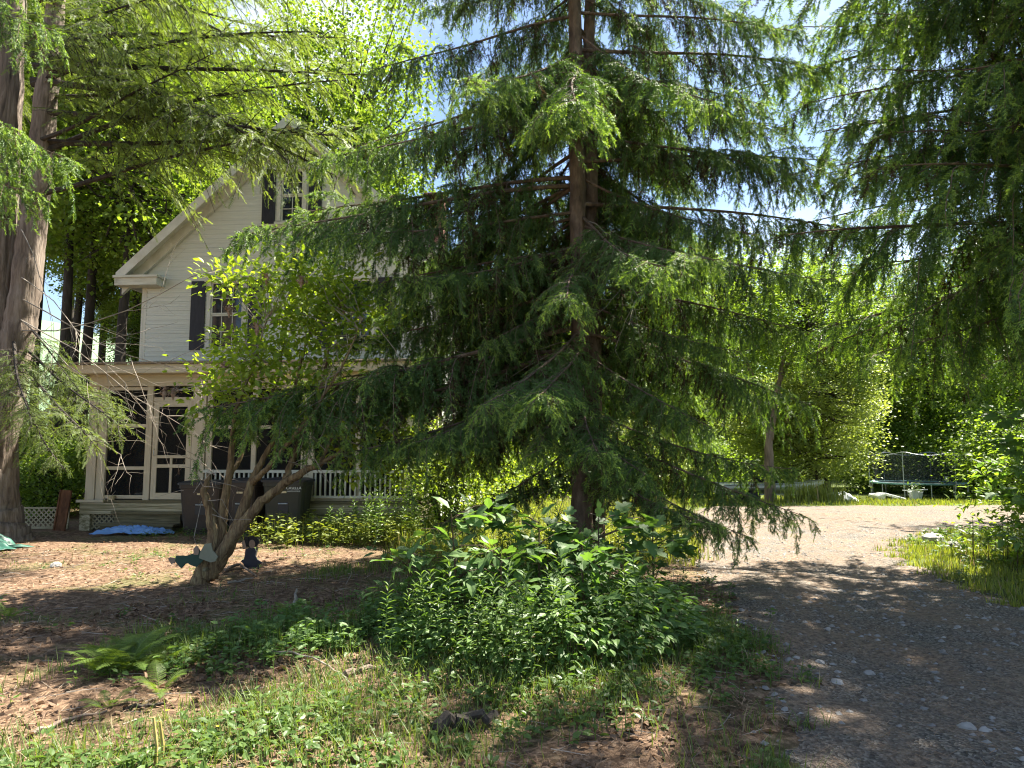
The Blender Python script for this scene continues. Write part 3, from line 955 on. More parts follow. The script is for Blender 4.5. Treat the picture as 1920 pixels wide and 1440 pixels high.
def spruce_limb(L=4.0, arch=-.02, seed=0, hang=1.0, dense=1.0, bare_in=.14):
    rs = np.random.default_rng(100 + seed)
    c = limb_curve(L, arch, .05 * rs.uniform(-1, 1), tipup=rs.uniform(0, .05))
    tc_ = np.linspace(0, 1, len(c))
    b = MB()
    b.tube(c, np.linspace(.030, .006, len(c)), 6, 0)
    Lg = {1: [], 3: []}; Sh = {1: [], 2: [], 3: []}
    ns = int(62 * dense)
    for i in range(ns):
        t = bare_in + (1 - bare_in) * np.clip((i + rs.uniform(-.8, 1.2)) / ns, 0, 1)
        p0 = np.array([np.interp(t, tc_, c[:, k]) for k in range(3)])
        sd = 1 if rs.random() < .5 else -1
        az = sd * R(rs.uniform(25, 95) * (1 - .35 * t))
        el = R(rs.uniform(-30, 25))
        prof = .35 + .65 * math.sin(math.pi * min(1, .15 + .85 * (t - bare_in) / (1 - bare_in)) * .92)
        l = .95 * prof * rs.uniform(.35, 1.15)
        d0 = np.array([math.cos(az) * math.cos(el), math.sin(az) * math.cos(el), math.sin(el)])
        droop = rs.uniform(.25, 1.0) * hang * (1.1 - .5 * t)
        m = 7
        s = np.linspace(0, 1, m)[:, None]
        path = p0 + d0 * l * s * (1 - .2 * s) + np.array([0, 0, -1.]) * l * droop * s ** 1.8 + np.cumsum(rs.normal(0, .012, (m, 3)), 0)
        b.tube(path, np.linspace(.007, .0025, m), 3, 0, cap=False)
        dead = rs.random() < (.5 if t < .55 else .08)
        k = max(3, int(l / .075))
        for q_ in range(k):
            f = np.clip((q_ + rs.uniform(.2, .9)) / k, 0, 1)
            pp = np.array([np.interp(f, s[:, 0], path[:, a]) for a in range(3)])
            j = min(m - 2, int(f * (m - 1)))
            tg = path[j + 1] - path[j]; tg = tg / (np.linalg.norm(tg) + 1e-9)
            lat = np.cross(tg, (0, 0, 1.)); lat /= np.linalg.norm(lat) + 1e-9
            outer = t > .78 or f > .72
            # strings that hang from the branchlet
            hl = rs.uniform(.10, .22) if outer else rs.uniform(.10, .40) * (.6 + .4 * hang)
            hd = tg * rs.uniform(.1, .5) + lat * rs.normal(0, .35) + np.array([0, 0, -(.35 if outer else 1.1) * hang]) + rs.normal(0, .12, 3)
            hd /= np.linalg.norm(hd)
            Lg[3 if (dead and rs.random() < .75) else 1].append((pp, hd, hl))
            nf = 3
            for w_ in range(nf):
                fp = pp + hd * hl * rs.uniform(.15, .95)
                fd = hd * .6 + rs.normal(0, .55, 3) + tg * .3
                kk = 3 if (dead and rs.random() < .6) else (2 if (outer and rs.random() < .5) else 1)
                Sh[kk].append((fp, fd, rs.uniform(.06, .115)))
            # fingers along the branchlet itself
            for ss in (-1, 1):
                fd = tg * .8 + lat * ss * .7 + np.array([0, 0, rs.uniform(-.5, .15)])
                Sh[2 if (outer and rs.random() < .6) else (3 if dead and rs.random() < .4 else 1)].append((pp, fd, rs.uniform(.08, .15)))
        Sh[2 if t > .5 else 1].append((path[-1], path[-1] - path[-2], rs.uniform(.10, .16)))
    Sh[2].append((c[-1], c[-1] - c[-2], .18))
    for dct, V_, T_, ref in ((Lg, TWL_V, TWL_T, .24), (Sh, TWS_V, TWS_T, .09)):
        for kk, lst in dct.items():
            if not lst: continue
            pos = np.array([x[0] for x in lst]); dr = np.array([x[1] for x in lst]); ln = np.array([x[2] for x in lst])
            Rm = frames(dr, rs.uniform(0, 6.28, len(dr))) * ln[:, None, None]
            w = (ref / ln).clip(.6, 1.7)
            Rm[:, :, 1] *= w[:, None]; Rm[:, :, 2] *= w[:, None]
            b.batch(V_, T_, Rm, pos, kk)
    return b.mesh('spruce_branch', ['bark_spruce', 'spruce', 'spruce_new', 'spruce_dead'])

def hemlock_twig():
    v = [(0, -.015, 0), (0, .015, 0), (1, 0, 0)]; t = [(0, 1, 2)]
    for i in range(9):
        s = .04 + .1 * i
        for sd in (-1, 1):
            l = .20 * (1 - .5 * s)
            k = len(v)
            v += [(s - .030, 0, 0), (s + .030, 0, 0), (s + .09, sd * l, .03 * (i % 3 - 1))]
            t.append((k, k + 1, k + 2) if sd > 0 else (k + 1, k, k + 2))
    return np.array(v), t
HT_V, HT_T = hemlock_twig()

def hemlock_limb(L=5.0, arch=.03, seed=0, bare_in=.2, dense=1.0):
    rs = np.random.default_rng(300 + seed)
    c = limb_curve(L, arch, .05 * rs.uniform(-1, 1))
    b = MB(); b.tube(c, np.linspace(.05, .008, len(c)), 6, 0)
    pos = []; dr = []; ln = []
    ns = int(64 * dense)
    for i in range(ns):
        t = bare_in + (1 - bare_in) * (i + rs.uniform(0, .9)) / ns
        p0 = np.array([np.interp(t, np.linspace(0, 1, len(c)), c[:, k]) for k in range(3)])
        sd = 1 if i % 2 else -1
        l = rs.uniform(.5, 1.35) * (1.1 - .75 * t ** 2)
        m = 7; s = np.linspace(0, 1, m)[:, None]
        aa_ = sd * R(rs.uniform(20, 80))
        path = p0 + np.array([math.cos(aa_), math.sin(aa_), rs.uniform(-.35, .45)]) * l * s + np.array([0, 0, -1.]) * l * rs.uniform(.25, .95) * s ** 2 + np.cumsum(rs.normal(0, .012, (m, 3)), 0)
        b.tube(path, np.linspace(.010, .003, m), 3, 0, cap=False)
        if rs.random() < .08: continue
        k = max(4, int(l / .05))
        for q_ in range(k):
            f = .12 + .88 * (q_ + .5) / k
            pp = np.array([np.interp(f, s[:, 0], path[:, a]) for a in range(3)])
            tg = path[min(m - 1, int(f * m) + 1)] - path[max(0, int(f * m) - 1)]
            tg = tg / (np.linalg.norm(tg) + 1e-9)
            lat = np.cross((0, 0, 1.), tg); lat /= np.linalg.norm(lat) + 1e-9
            for ss in (-1, 1):
                l2 = rs.uniform(.09, .20) * (1.1 - .5 * f)
                d = tg * .7 + lat * ss * .7 + np.array([0, 0, rs.uniform(-.9, .05)]) + rs.normal(0, .15, 3)
                pos.append(pp); dr.append(d); ln.append(l2)
                if rs.random() < .5:
                    pos.append(pp + d / np.linalg.norm(d) * l2 * .5); dr.append(d + lat * ss * rs.uniform(-.9, .9) + np.array([0, 0, rs.uniform(-.4, .1)])); ln.append(l2 * .7)
        pos.append(path[-1]); dr.append(path[-1] - path[-2]); ln.append(.18)
    pos, dr, ln = map(np.array, (pos, dr, ln))
    Rm = frames(dr, rs.normal(0, .8, len(dr))) * ln[:, None, None]
    b.batch(HT_V, HT_T, Rm, pos, 1)
    return b.mesh('hemlock_branch', ['bark_dark', 'hemlock'])

def bare_limb(L=2.2, seed=0, k='twig_dead'):
    rs = np.random.default_rng(500 + seed)
    b = MB()
    def grow(p, d, l, r, lev):
        n = 7
        pts = [p]
        dd = d / np.linalg.norm(d)
        for i in range(n - 1):
            dd = dd + rs.normal(0, .10, 3) + np.array([0, 0, -.02]); dd /= np.linalg.norm(dd)
            pts.append(pts[-1] + dd * l / (n - 1))
        b.tube(pts, np.linspace(r, r * .3, n), 4 if lev else 5, 0, cap=False)
        if lev < 2:
            for i in range(2, n):
                for s in range(2 if lev == 0 else 1):
                    if rs.random() < .75:
                        lat = rs.normal(0, 1, 3); lat -= dd * (lat @ dd); lat[2] *= .5
                        lat /= np.linalg.norm(lat) + 1e-9
                        grow(pts[i], dd * .9 + lat * .8, l * rs.uniform(.2, .42), r * .45, lev + 1)
    grow(np.zeros(3), np.array([1., 0, 0]), L, .0075, 0)
    return b.mesh('bare_branch', k)

def place_limb(tree, name, me, L, A, B, roll=0.0, wscale=1.0, thick=1.0):
    """branch object from attachment A to tip B (world), child of the tree root"""
    A = Vector(A); B = Vector(B)
    d = B - A; s = d.length / L
    x = d.normalized()
    y = Vector((0, 0, 1)).cross(x).normalized()
    z = x.cross(y)
    m = Matrix((x, y, z)).transposed() @ Matrix.Rotation(roll, 3, 'X') @ Matrix.Diagonal((s, s * wscale, s * wscale))
    mw = Matrix.Translation(A - tree.location) @ m.to_4x4()
    return link(name, me, tree, mw)

SPR = [spruce_limb(4, a, i, hg, .84) for i, (a, hg) in enumerate(((-.03, 1.2), (.02, 1.45), (.0, 1.1), (-.05, 1.0), (.03, 1.5)))]
SPR_R = [spruce_limb(4, a, 40 + i, 1.7, .50, .10) for i, a in enumerate((.02, -.02, .04))]
SPR_D = [spruce_limb(4, a, 20 + i, 1.3, .8, .12) for i, a in enumerate((.0, -.03, .03))]
HEM = [hemlock_limb(5, a, i, .22, .8) for i, a in enumerate((.02, .05, -.02, .0))]
BARE = [bare_limb(2.2, i) for i in range(4)]

def trunk_tube(pts, rad, k, parent, n=14, jit=.06, name='trunk', sub=7):
    pts = np.array(pts, float); rad = np.array(rad, float)
    t = np.linspace(0, 1, len(pts)); tt = np.linspace(0, 1, (len(pts) - 1) * sub + 1)
    pp = np.stack([np.interp(tt, t, pts[:, i]) for i in range(3)], 1)
    pp[1:-1, :2] += rng.normal(0, .008, (len(tt) - 2, 2))
    rr = np.interp(tt, t, rad)
    b = MB(); b.tube(pp, rr, n, 0, jitter=jit)
    return b.build(name, k, parent, smooth=True)

# ------------------------------------------------------------------ main spruce
SX, SY = .93, 9.5
sz0 = float(hgt(SX, SY))
spruce = empty('spruce_tree', (SX, SY, sz0), 0, 'tall spruce with drooping branches standing in the centre before the house', 'tree')
trunk_tube([(0, 0, -.15), (0, 0, .25), (-.01, 0, 1.2), (-.02, 0, 3), (-.05, .02, 6), (-.06, .05, 10), (-.06, .05, 16)], [.24, .16, .135, .12, .10, .075, .02], 'bark_spruce', spruce, jit=.10)
trunk_tube([(.15, .25, -.15), (.16, .25, .4), (.17, .27, 3), (.17, .28, 6), (.24, .3, 11), (.24, .3, 15)], [.20, .15, .12, .09, .06, .02], 'bark_spruce', spruce, jit=.10)
def spruce_axis(z): return Vector((SX - .03, SY + .02, z))
def sp_limb(y0, tx, ty, dY, v=None, bare=False, w=1.0):
    A = P(1092, y0, SY); B = P(tx, ty, SY + dY)
    i = rng.integers(len(SPR)) if v is None else v
    return place_limb(spruce, 'branch', SPR[i], 4.0, (SX, SY + .05, A[2]), B, rng.uniform(-.15, .15), w)
for a in [  # (row at trunk, tip column, tip row, depth offset towards the viewer -)
    (25, 690, 135, -.6, 1), (-30, 800, 20, .4, 4), (-60, 720, -20, -.2, 1),
    (150, 640, 285, .2, 1), (205, 600, 300, -.3, 4), (120, 880, 190, -1.6, 0),
    (345, 455, 440, -.2, 4), (330, 560, 400, .9, 1), (395, 640, 440, -.9, 2),
    (470, 665, 540, -.5, 4), (500, 720, 600, .5, 1), (540, 655, 640, .2, 2), (455, 760, 520, -1.1, 0),
    (610, 390, 765, -.9, 2), (640, 470, 770, -.3, 3), (690, 640, 850, -.8, 0), (655, 560, 720, .6, 1), (700, 780, 830, -1.4, 2),
    (760, 800, 900, .4, 1), (820, 815, 985, -.4, 3), (865, 850, 960, .6, 3),
    (180, 1010, 210, -2.3, 0), (90, 860, 150, -2.2, 0), (110, 1075, 190, -2.6, 2), (480, 1060, 560, -2.2, 2), (640, 1010, 740, -2.6, 0), (700, 1120, 850, -2.4, 3), (610, 900, 760, -2.2, 0),
    (690, 1000, 850, -1.8, 2),
    (60, 1340, 190, -1.5, 0), (130, 1430, 195, -.6, 1), (20, 1500, 60, .2, 4), (-40, 1430, 40, .6, 1),
    (250, 1500, 330, -.2, 1), (330, 1420, 440, -.9, 0), (400, 1250, 500, -2.4, 0), (430, 1540, 525, -1.3, 2), (420, 1350, 490, -2.0, 2),
    (530, 1500, 620, .0, 4), (560, 1390, 660, -.8, 0), (620, 1520, 760, .4, 1), (660, 1330, 800, -1.4, 2),
    (760, 1490, 880, -.4, 3), (800, 1500, 965, -.8, 2), (830, 1400, 1005, -1.3, 0), (850, 1340, 985, -1.6, 3), (790, 1210, 890, -2.0, 2)]:
    sp_limb(*a)
for a in [(520, 830, 640, 1.6, 0), (590, 860, 700, 1.4, 1), (650, 820, 760, .9, 4), (700, 880, 800, 1.2, 2), (560, 900, 650, -.8, 4), (300, 1560, 300, .4, 1), (380, 1600, 430, .6, 4), (90, 1560, 130, .8, 4), (200, 1470, 240, 1.0, 1)]:
    sp_limb(*a)
# the branches at the back and the crown above the picture
for z_ in np.arange(2.5, 14.5, .46):
    hi = z_ > 7.6
    nb = 5 if not hi else 4
    for k in range(nb):
        az = rng.uniform(R(25), R(155)) if not hi else rng.uniform(0, 2 * math.pi)
        ln = max(.8, (3.6 if z_ < 6 else 3.2 - (z_ - 6) * .34) * rng.uniform(.75, 1.05))
        A = spruce_axis(z_)
        B = A + Vector((math.cos(az) * ln, math.sin(az) * ln, -ln * rng.uniform(.05, .22)))
        place_limb(spruce, 'branch', SPR_D[rng.integers(3)] if not hi else SPR[rng.integers(5)], 4.0, A, B)
for y0, tx, ty, dY in ((870, 880, 990, -1.0), (890, 960, 1010, -1.2), (880, 1010, 950, -.5), (640, 840, 640, .3), (650, 760, 700, -.2), (905, 1230, 960, -1.4), (410, 1300, 450, -1.8), (960, 1290, 985, -1.5)):
    A = P(1092, y0, SY)
    place_limb(spruce, 'bare_branch', BARE[rng.integers(4)], 2.2, (SX, SY, A[2]), P(tx, ty, SY + dY))

# ------------------------------------------------------------------ spruces beyond the right edge
def side_spruce(x, y, label, zs, reach, az0, az1, nb, trunk_r, top):
    z0 = float(hgt(x, y))
    t = empty('spruce_tree', (x, y, z0), 0, label, 'tree')
    trunk_tube([(0, 0, -.15), (0, 0, .4), (0, 0, 4), (.05, 0, top * .6), (.05, 0, top)], [trunk_r * 1.5, trunk_r * 1.05, trunk_r * .85, trunk_r * .5, .02], 'bark_spruce', t, jit=.1)
    for z_ in zs:
        for k in range(nb):
            az = az0 + (az1 - az0) * (k + rng.uniform(0, 1)) / nb
            ln = (reach if z_ < top * .5 else reach * max(.2, (top - z_) / (top * .5))) * rng.uniform(.72, 1.08)
            A = Vector((x, y, z_ + rng.uniform(-.15, .15)))
            B = A + Vector((math.cos(az) * ln, math.sin(az) * ln, -ln * rng.uniform(.0, .22)))
            place_limb(t, 'branch', SPR_R[rng.integers(3)], 4.0, A, B, rng.uniform(-.1, .1), .9)
    return t
rsp = side_spruce(9.9, 10.0, 'big dark spruce reaching in from the right over the driveway', np.arange(4.0, 14.5, .62), 6.1, R(150), R(262), 4, .26, 17)
for z_, tx, ty, Y in ((7.4, 1530, 190, 9.6), (8.6, 1500, 50, 10.4), (6.6, 1570, 310, 9.0), (5.6, 1600, 430, 10.2), (6.4, 1490, 340, 11.0), (8.8, 1580, -30, 9.2), (7.8, 1640, 130, 8.6), (5.0, 1640, 560, 10.4), (4.6, 1570, 640, 11.2), (5.2, 1700, 600, 9.4), (4.8, 1650, 660, 9.8), (5.8, 1560, 520, 10.6), (5.4, 1740, 520, 10.8), (4.4, 1720, 690, 11.0), (6.0, 1660, 400, 11.4)):
    place_limb(rsp, 'branch', SPR_R[rng.integers(3)], 4.0, (9.9, 10.0, z_), P(tx, ty, Y), rng.uniform(-.1, .1), .8)
side_spruce(14.6, 15.2, 'shaded spruce standing behind the one at the right edge', np.arange(4.2, 12, .85), 4.6, R(95), R(270), 5, .24, 14)

side_spruce(9.0, 6.3, 'added unseen spruce outside the right edge, shading driveway and foreground', np.arange(5.8, 20, .66), 5.0, R(100), R(260), 5, .24, 24)  # extra tree added out of view to shade the near driveway and foreground

# ------------------------------------------------------------------ hemlock on the left
HX, HY = -9.75, 13.6
hz = float(hgt(HX, HY))
hem = empty('hemlock_tree', (HX, HY, hz), 0, 'huge twin trunked hemlock with reddish bark at the left edge', 'tree')
trunk_tube([(0, 0, -.2), (0, 0, .15), (.0, 0, .7), (-.02, 0, 1.6), (-.02, 0, 2.6), (-.12, 0, 4.2), (-.2, .0, 6.5), (-.25, 0, 12), (-.25, 0, 17)], [.78, .62, .46, .40, .38, .34, .30, .22, .05], 'bark_hem', hem, n=44, jit=.055, sub=12)
trunk_tube([(.05, -.05, 1.0), (.16, -.08, 2.2), (.34, -.10, 3.4), (.46, -.08, 4.6), (.48, 0, 6.5), (.55, .1, 10), (.6, .1, 15)], [.30, .33, .30, .26, .24, .18, .04], 'bark_hem', hem, n=40, jit=.055, name='trunk', sub=12)
def hem_limb(x0, y0, tx, ty, dY, v=None, w=1.0, roll=0):
    A = P(x0, y0, HY); B = P(tx, ty, HY + dY)
    return place_limb(hem, 'branch', HEM[rng.integers(4) if v is None else v], 5.0, A, B, roll, w)
for a in [
    (70, 350, 560, 240, -1.4), (60, 210, 600, 60, -1.0), (60, 60, 520, -20, -2.0), (70, 330, 640, 150, -.5),
    (50, 90, 300, -10, -2.8), (50, 160, 220, 60, -3.2),
    (60, 120, 620, -20, -.6), (60, -120, 640, -40, -1.6), (60, -30, 560, 130, .8),
    (60, 200, 690, 240, -.8), (60, 260, 630, 330, -1.2), (60, 100, 700, 140, -.6), (60, 40, 640, 70, .4),
    (60, 210, 400, 100, -2.0), (60, 130, 460, 130, 1.0), (60, 60, 350, 20, -1.6), (60, 260, 480, 180, .4), (60, 170, 300, 200, 1.2), (60, 20, 520, 60, 1.2), (65, 310, 330, 260, .8),
    (70, 270, 610, 300, -1.0), (70, 230, 640, 255, -1.5), (60, 290, 540, 300, -1.8),
    (30, 640, 225, 800, -1.6), (40, 600, 150, 735, -1.0), (30, 670, 175, 830, -2.2), (20, 620, 60, 800, -2.4), (40, 660, 230, 770, -.4), (30, 720, 120, 880, -1.4)]:
    hem_limb(a[0], a[1] + (rng.uniform(-170, 70) if a[1] < 400 else 0), *a[2:], roll=rng.uniform(-.3, .3))
for z_ in np.arange(8.5, 16, .8):
    for k in range(3):
        az = rng.uniform(R(20), R(200))
        ln = max(1.2, 4.2 * (17 - z_) / 11) * rng.uniform(.7, 1)
        A = Vector((HX, HY, z_)); B = A + Vector((math.cos(az) * ln, math.sin(az) * ln, -ln * .1))
        place_limb(hem, 'branch', HEM[rng.integers(4)], 5.0, A, B)
for y0, tx, ty, dY in ((560, 400, 640, -1.0), (600, 300, 760, -1.8), (690, 230, 800, -1.8), (620, 420, 600, -.8), (520, 190, 620, -2.0), (430, 140, 560, -1.8), (600, 280, 700, -1.5)):
    A = P(40, y0, HY - .3)
    place_limb(hem, 'bare_branch', BARE[rng.integers(4)], 2.2, A, P(tx, ty, HY + dY), rng.uniform(0, 6))
# spruce sprays hanging in from a tree outside the left edge
lsp = empty('spruce_tree', (-9.3, 9.0, 0), 0, 'spruce just outside the left edge, only pale branch tips showing', 'tree')
trunk_tube([(0, 0, -.1), (0, 0, 4), (0, 0, 14)], [.24, .2, .03], 'bark_spruce', lsp)
for y0, tx, ty, dY in ((60, 130, 300, 0), (150, 60, 360, -.3), (-60, 110, 60, .2), (20, 20, 240, -.6), (-160, 70, -20, .2), (200, 40, 330, .5)):
    A = P(-440, y0, 9.0)
    place_limb(lsp, 'branch', SPR[rng.integers(5)], 4.0, (-9.3, 9.0, A[2]), P(tx, ty, 9.0 + dY))

# ------------------------------------------------------------------ deciduous trees
def crown_mesh(name, rx, rz, nclump, per, leaf, k, seed, shell=.55, flat=.45, csize=.62):
    rs = np.random.default_rng(seed)
    d = rs.normal(size=(nclump, 3)); d /= np.linalg.norm(d, axis=1)[:, None]
    rad = shell + (1 - shell) * rs.random(nclump) ** .6
    rad *= 1 + .22 * np.sin(3 * np.arctan2(d[:, 1], d[:, 0]) + 4 * d[:, 2] + seed)
    c = d * rad[:, None] * np.array([rx, rx, rz])
    b = MB()
    for i in range(0, nclump, 3):
        p1 = c[i]; p0 = np.array([0, 0, p1[2] * .55 - rz * .25])
        mid = (p0 + p1) / 2 + np.array([0, 0, -.12 * rx]) + rs.normal(0, .08 * rx, 3)
        b.tube([p0, mid, p1], [.045, .03, .008], 4, 0, cap=False)
    n = nclump * per
    cs = csize * rs.uniform(.6, 1.3, nclump)
    off = rs.normal(size=(n, 3)) * np.repeat(cs, per)[:, None] * np.array([1, 1, flat]) * .62
    pos = np.repeat(c, per, axis=0) + off
    dr = off * np.array([1, 1, .3]) + rs.normal(0, .35, (n, 3)) + np.array([0, 0, -.18])
    sz = leaf * rs.uniform(.7, 1.25, n)
    Rm = frames(dr, rs.normal(0, .6, n)) * sz[:, None, None]
    b.batch(LEAF2_V * np.array([1, 1.35, 1]), LEAF2_T, Rm, pos, 1)
    return b.mesh(name, ['bark_dark', k])
CROWN = {
    'a': crown_mesh('crown', 2.9, 4.6, 330, 52, .14, 'maple', 1),
    'b': crown_mesh('crown', 2.6, 5.6, 330, 52, .14, 'maple', 2),
    'c': crown_mesh('crown', 3.0, 3.4, 300, 56, .13, 'maple', 3),
    'low': crown_mesh('crown', 2.2, 2.1, 220, 60, .125, 'maple', 4, .3),
    'light': crown_mesh('crown', 2.6, 2.6, 280, 80, .115, 'maple_light', 5, .45),
}
CROWN['bright'] = crown_mesh('crown', 1.5, 1.5, 130, 60, .085, 'hyd', 9, .25)
def tree(x, y, h, r, crowns, label, group=None, k='bark_dark', name='broadleaf_tree', lean=0):
    """crowns: list of (key, dx, dy, z centre, scale)"""
    z0 = float(hgt(x, y))
    t = empty(name, (x, y, z0), 0, label, 'tree', group)
    n = 7
    pts = [(lean * i / n + rng.normal(0, .05) * (i > 0), rng.normal(0, .05) * (i > 0), -.15 + (h + .15) * i / (n - 1)) for i in range(n)]
    rad = [r * 1.25] + [r * (1 - .8 * (i / (n - 1))) for i in range(1, n)]
    trunk_tube(pts, rad, k, t, n=10, jit=.06, sub=4)
    for key, dx, dy, zc, s in crowns:
        m = Matrix.Translation((dx, dy, zc)) @ Matrix.Rotation(rng.uniform(0, 6.28), 4, 'Z') @ Matrix.Diagonal((s, s, s, 1))
        link('crown', CROWN[key], t, m)
    return t
def at(px, Y): return P(px, 800, Y)[0]
# the wood to the left of and behind the house: single dark trunks one can tell apart
for px, Y, h, r, cr, lab in [
    (108, 21, 15, .20, [('a', 0, 0, 12.5, 1.0), ('low', .9, 2.5, 5.4, .45)], 'dark forest trunk nearest the hemlock, left of the house'),
    (132, 24, 16, .17, [('b', 0, 0, 14.2, 1.0)], 'second dark forest trunk counted from the hemlock'),
    (153, 22, 16, .20, [('b', 0, 0, 14, 1.1), ('low', -1.0, 2, 7.6, .5)], 'third dark forest trunk counted from the hemlock'),
    (226, 20.5, 15, .19, [('a', 0, 0, 12, 1.1), ('low', .4, 2.5, 8.0, .8)], 'straight dark trunk standing closest to the house corner'),
    (249, 26, 16, .19, [('b', 0, 0, 14, 1.1), ('low', .2, 1, 8.4, .7)], 'thinner dark trunk just behind the house corner'),
    (60, 29, 17, .2, [('a', 0, 0, 14.5, 1.1)], 'forest tree seen between hemlock and first dark trunk'),
    (185, 30, 17, .2, [('b', 0, 0, 15.5, 1.1), ('low', .5, 0, 7.8, .5), ('low', -.6, 1, 4.8, .55)], 'leafy forest tree in the gap left of the house')]:
    tree(at(px, Y), Y, h, r, cr, lab, 'dark trunks in the wood left of the house')
for px, Y, h, r, cr, lab in [
    (385, 31, 18, .3, [('a', 0, 0, 13.5, 1.2), ('c', 1.5, 0, 8.5, .9)], 'tall maple rising behind the left roof slope'),
    (250, 37, 22, .3, [('a', 0, 0, 18.5, 1.4), ('b', 1, 0, 12.5, 1.0)], 'tallest maple above the left roof slope, far behind'),
    (120, 40, 23, .3, [('a', 0, 0, 19.5, 1.4)], 'tall maple high above the dark trunks, far behind'),
    (440, 33, 19, .3, [('a', 0, 0, 15, 1.3), ('b', 1, 1, 9, 1.0)], 'tall maple behind the gable, left of its peak'),
    (560, 31, 20, .3, [('a', 0, 0, 15, 1.35), ('c', 1.5, 0, 10.5, 1.1)], 'bright maple rising behind the peak of the gable'),
    (655, 30, 20, .3, [('b', 0, 0, 16, 1.25), ('a', -.5, 0, 10.5, 1.0)], 'bright yellow green maple against the gap of sky'),
    (880, 44, 14, .25, [('a', 0, 0, 9.5, 1.1), ('c', 0, 0, 5, 1.0)], 'distant maple behind the house side wall'),
    (1010, 42, 14, .25, [('c', 0, 0, 9, 1.1), ('low', 0, -1, 4, 1.2)], 'distant maple just left of the spruce trunk'),
    (1130, 45, 14, .25, [('a', 0, 0, 9, 1.0), ('low', 0, -1, 3.6, 1.2)], 'distant maple just right of the spruce trunk'),
    (1250, 43, 14, .25, [('b', 0, 0, 8.5, 1.0), ('low', 1, -1, 3.2, 1.2)], 'distant leafy tree behind the low right spruce branches'),
    (1360, 44, 15, .25, [('a', 0, 0, 9.5, 1.05), ('low', 0, -1, 3.2, 1.2)], 'distant tree behind the fork trunked maple'),
    (1540, 46, 15, .25, [('a', 0, 0, 9.8, 1.1), ('low', 1, 0, 3.6, 1.2)], 'forest edge tree left of the trampoline'),
    (1640, 45, 15, .25, [('b', 0, 0, 9.5, 1.0), ('low', 1, 0, 3.8, 1.2)], 'forest edge tree behind the left half of the trampoline'),
    (1740, 46, 15, .25, [('a', 0, 0, 9.6, 1.1), ('low', 0, 0, 3.6, 1.2)], 'forest edge tree behind the right half of the trampoline'),
    (1850, 42, 15, .25, [('b', 0, 0, 9.0, 1.1), ('low', 0, 0, 3.4, 1.3)], 'forest edge tree right of the trampoline'),
    (1960, 36, 15, .25, [('a', 0, 0, 8.5, 1.1), ('low', -1, 0, 3.2, 1.3)], 'forest edge tree at the far right')]:
    tree(at(px, Y), Y, h, r, cr, lab, 'broadleaf trees behind the yard')
k = 0
for px in list(range(-400, -60, 95)) + list(range(330, 2350, 95)):
    Y = rng.uniform(52, 64)
    h = 17 if px < 700 else 13
    tree(at(px, Y) , Y, h, .28, [('b' if k % 2 else 'a', 0, 0, h - 4.5, 1.25), ('c', 1, 0, 4.0, 1.25)], 'leafy tree in the far row of the surrounding wood', 'far row of the wood')
    k += 1
# understorey saplings and bushes along the edges of the wood
def bush(px, Y, key, s, zc, label, x=None):
    x = at(px, Y) if x is None else x
    z0 = float(hgt(x, Y))
    t = empty('bush', (x, Y, z0), 0, label, 'bush', 'bushes along the wood edge')
    b = MB()
    for i in range(5):
        a = i * 1.26 + .3
        b.tube([(0, 0, -.05), (.3 * math.cos(a), .3 * math.sin(a), zc * .6), (.8 * s * math.cos(a), .8 * s * math.sin(a), zc * 1.2)], [.04, .03, .008], 5)
    b.build('stem', 'bark_dark', t)
    link('crown', CROWN[key], t, Matrix.Translation((0, 0, zc)) @ Matrix.Rotation(rng.uniform(0, 6), 4, 'Z') @ Matrix.Diagonal((s, s, s * .9, 1)))
for px, Y, key, s, zc, lab in [
    (40, 19.5, 'low', .75, 1.4, 'leafy bush behind the hemlock trunk'),
    (110, 18.5, 'low', .55, 1.0, 'low bush behind the lattice panel'),
    (70, 24, 'low', .8, 1.5, 'sunlit bush among the forest trunks'),
    (180, 27, 'low', .8, 1.7, 'tall bush left of the house wall'),
    (235, 33, 'light', .8, 2.2, 'bright bush deep in the wood beside the house'),
    (835, 14.2, 'bright', .8, 1.25, 'bright yellow green shrub at the right porch corner'),
    (930, 16.5, 'bright', .9, 1.2, 'bright shrub against the sunlit side wall of the house'),
    (900, 33, 'low', 1.0, 1.8, 'bush beyond the sunny meadow beside the house'),
    (1060, 35, 'low', 1.0, 1.7, 'bush beyond the meadow left of spruce trunk'),
    (1200, 34, 'light', .9, 1.8, 'pale bush beyond the meadow right of spruce trunk'),
    (1300, 36, 'low', 1.1, 1.8, 'bush behind the white boat stern'),
    (1630, 41, 'low', .9, 1.4, 'dark bush touching the left of the trampoline'),
    (1740, 41, 'low', 1.0, 1.5, 'dark bush behind the trampoline net'),
    (1830, 38, 'low', .9, 1.5, 'dark bush right of the trampoline'),
    (1900, 31, 'low', 1.1, 1.8, 'big shaded bush behind the right hand thicket')]:
    bush(px, Y, key, s, zc, lab)
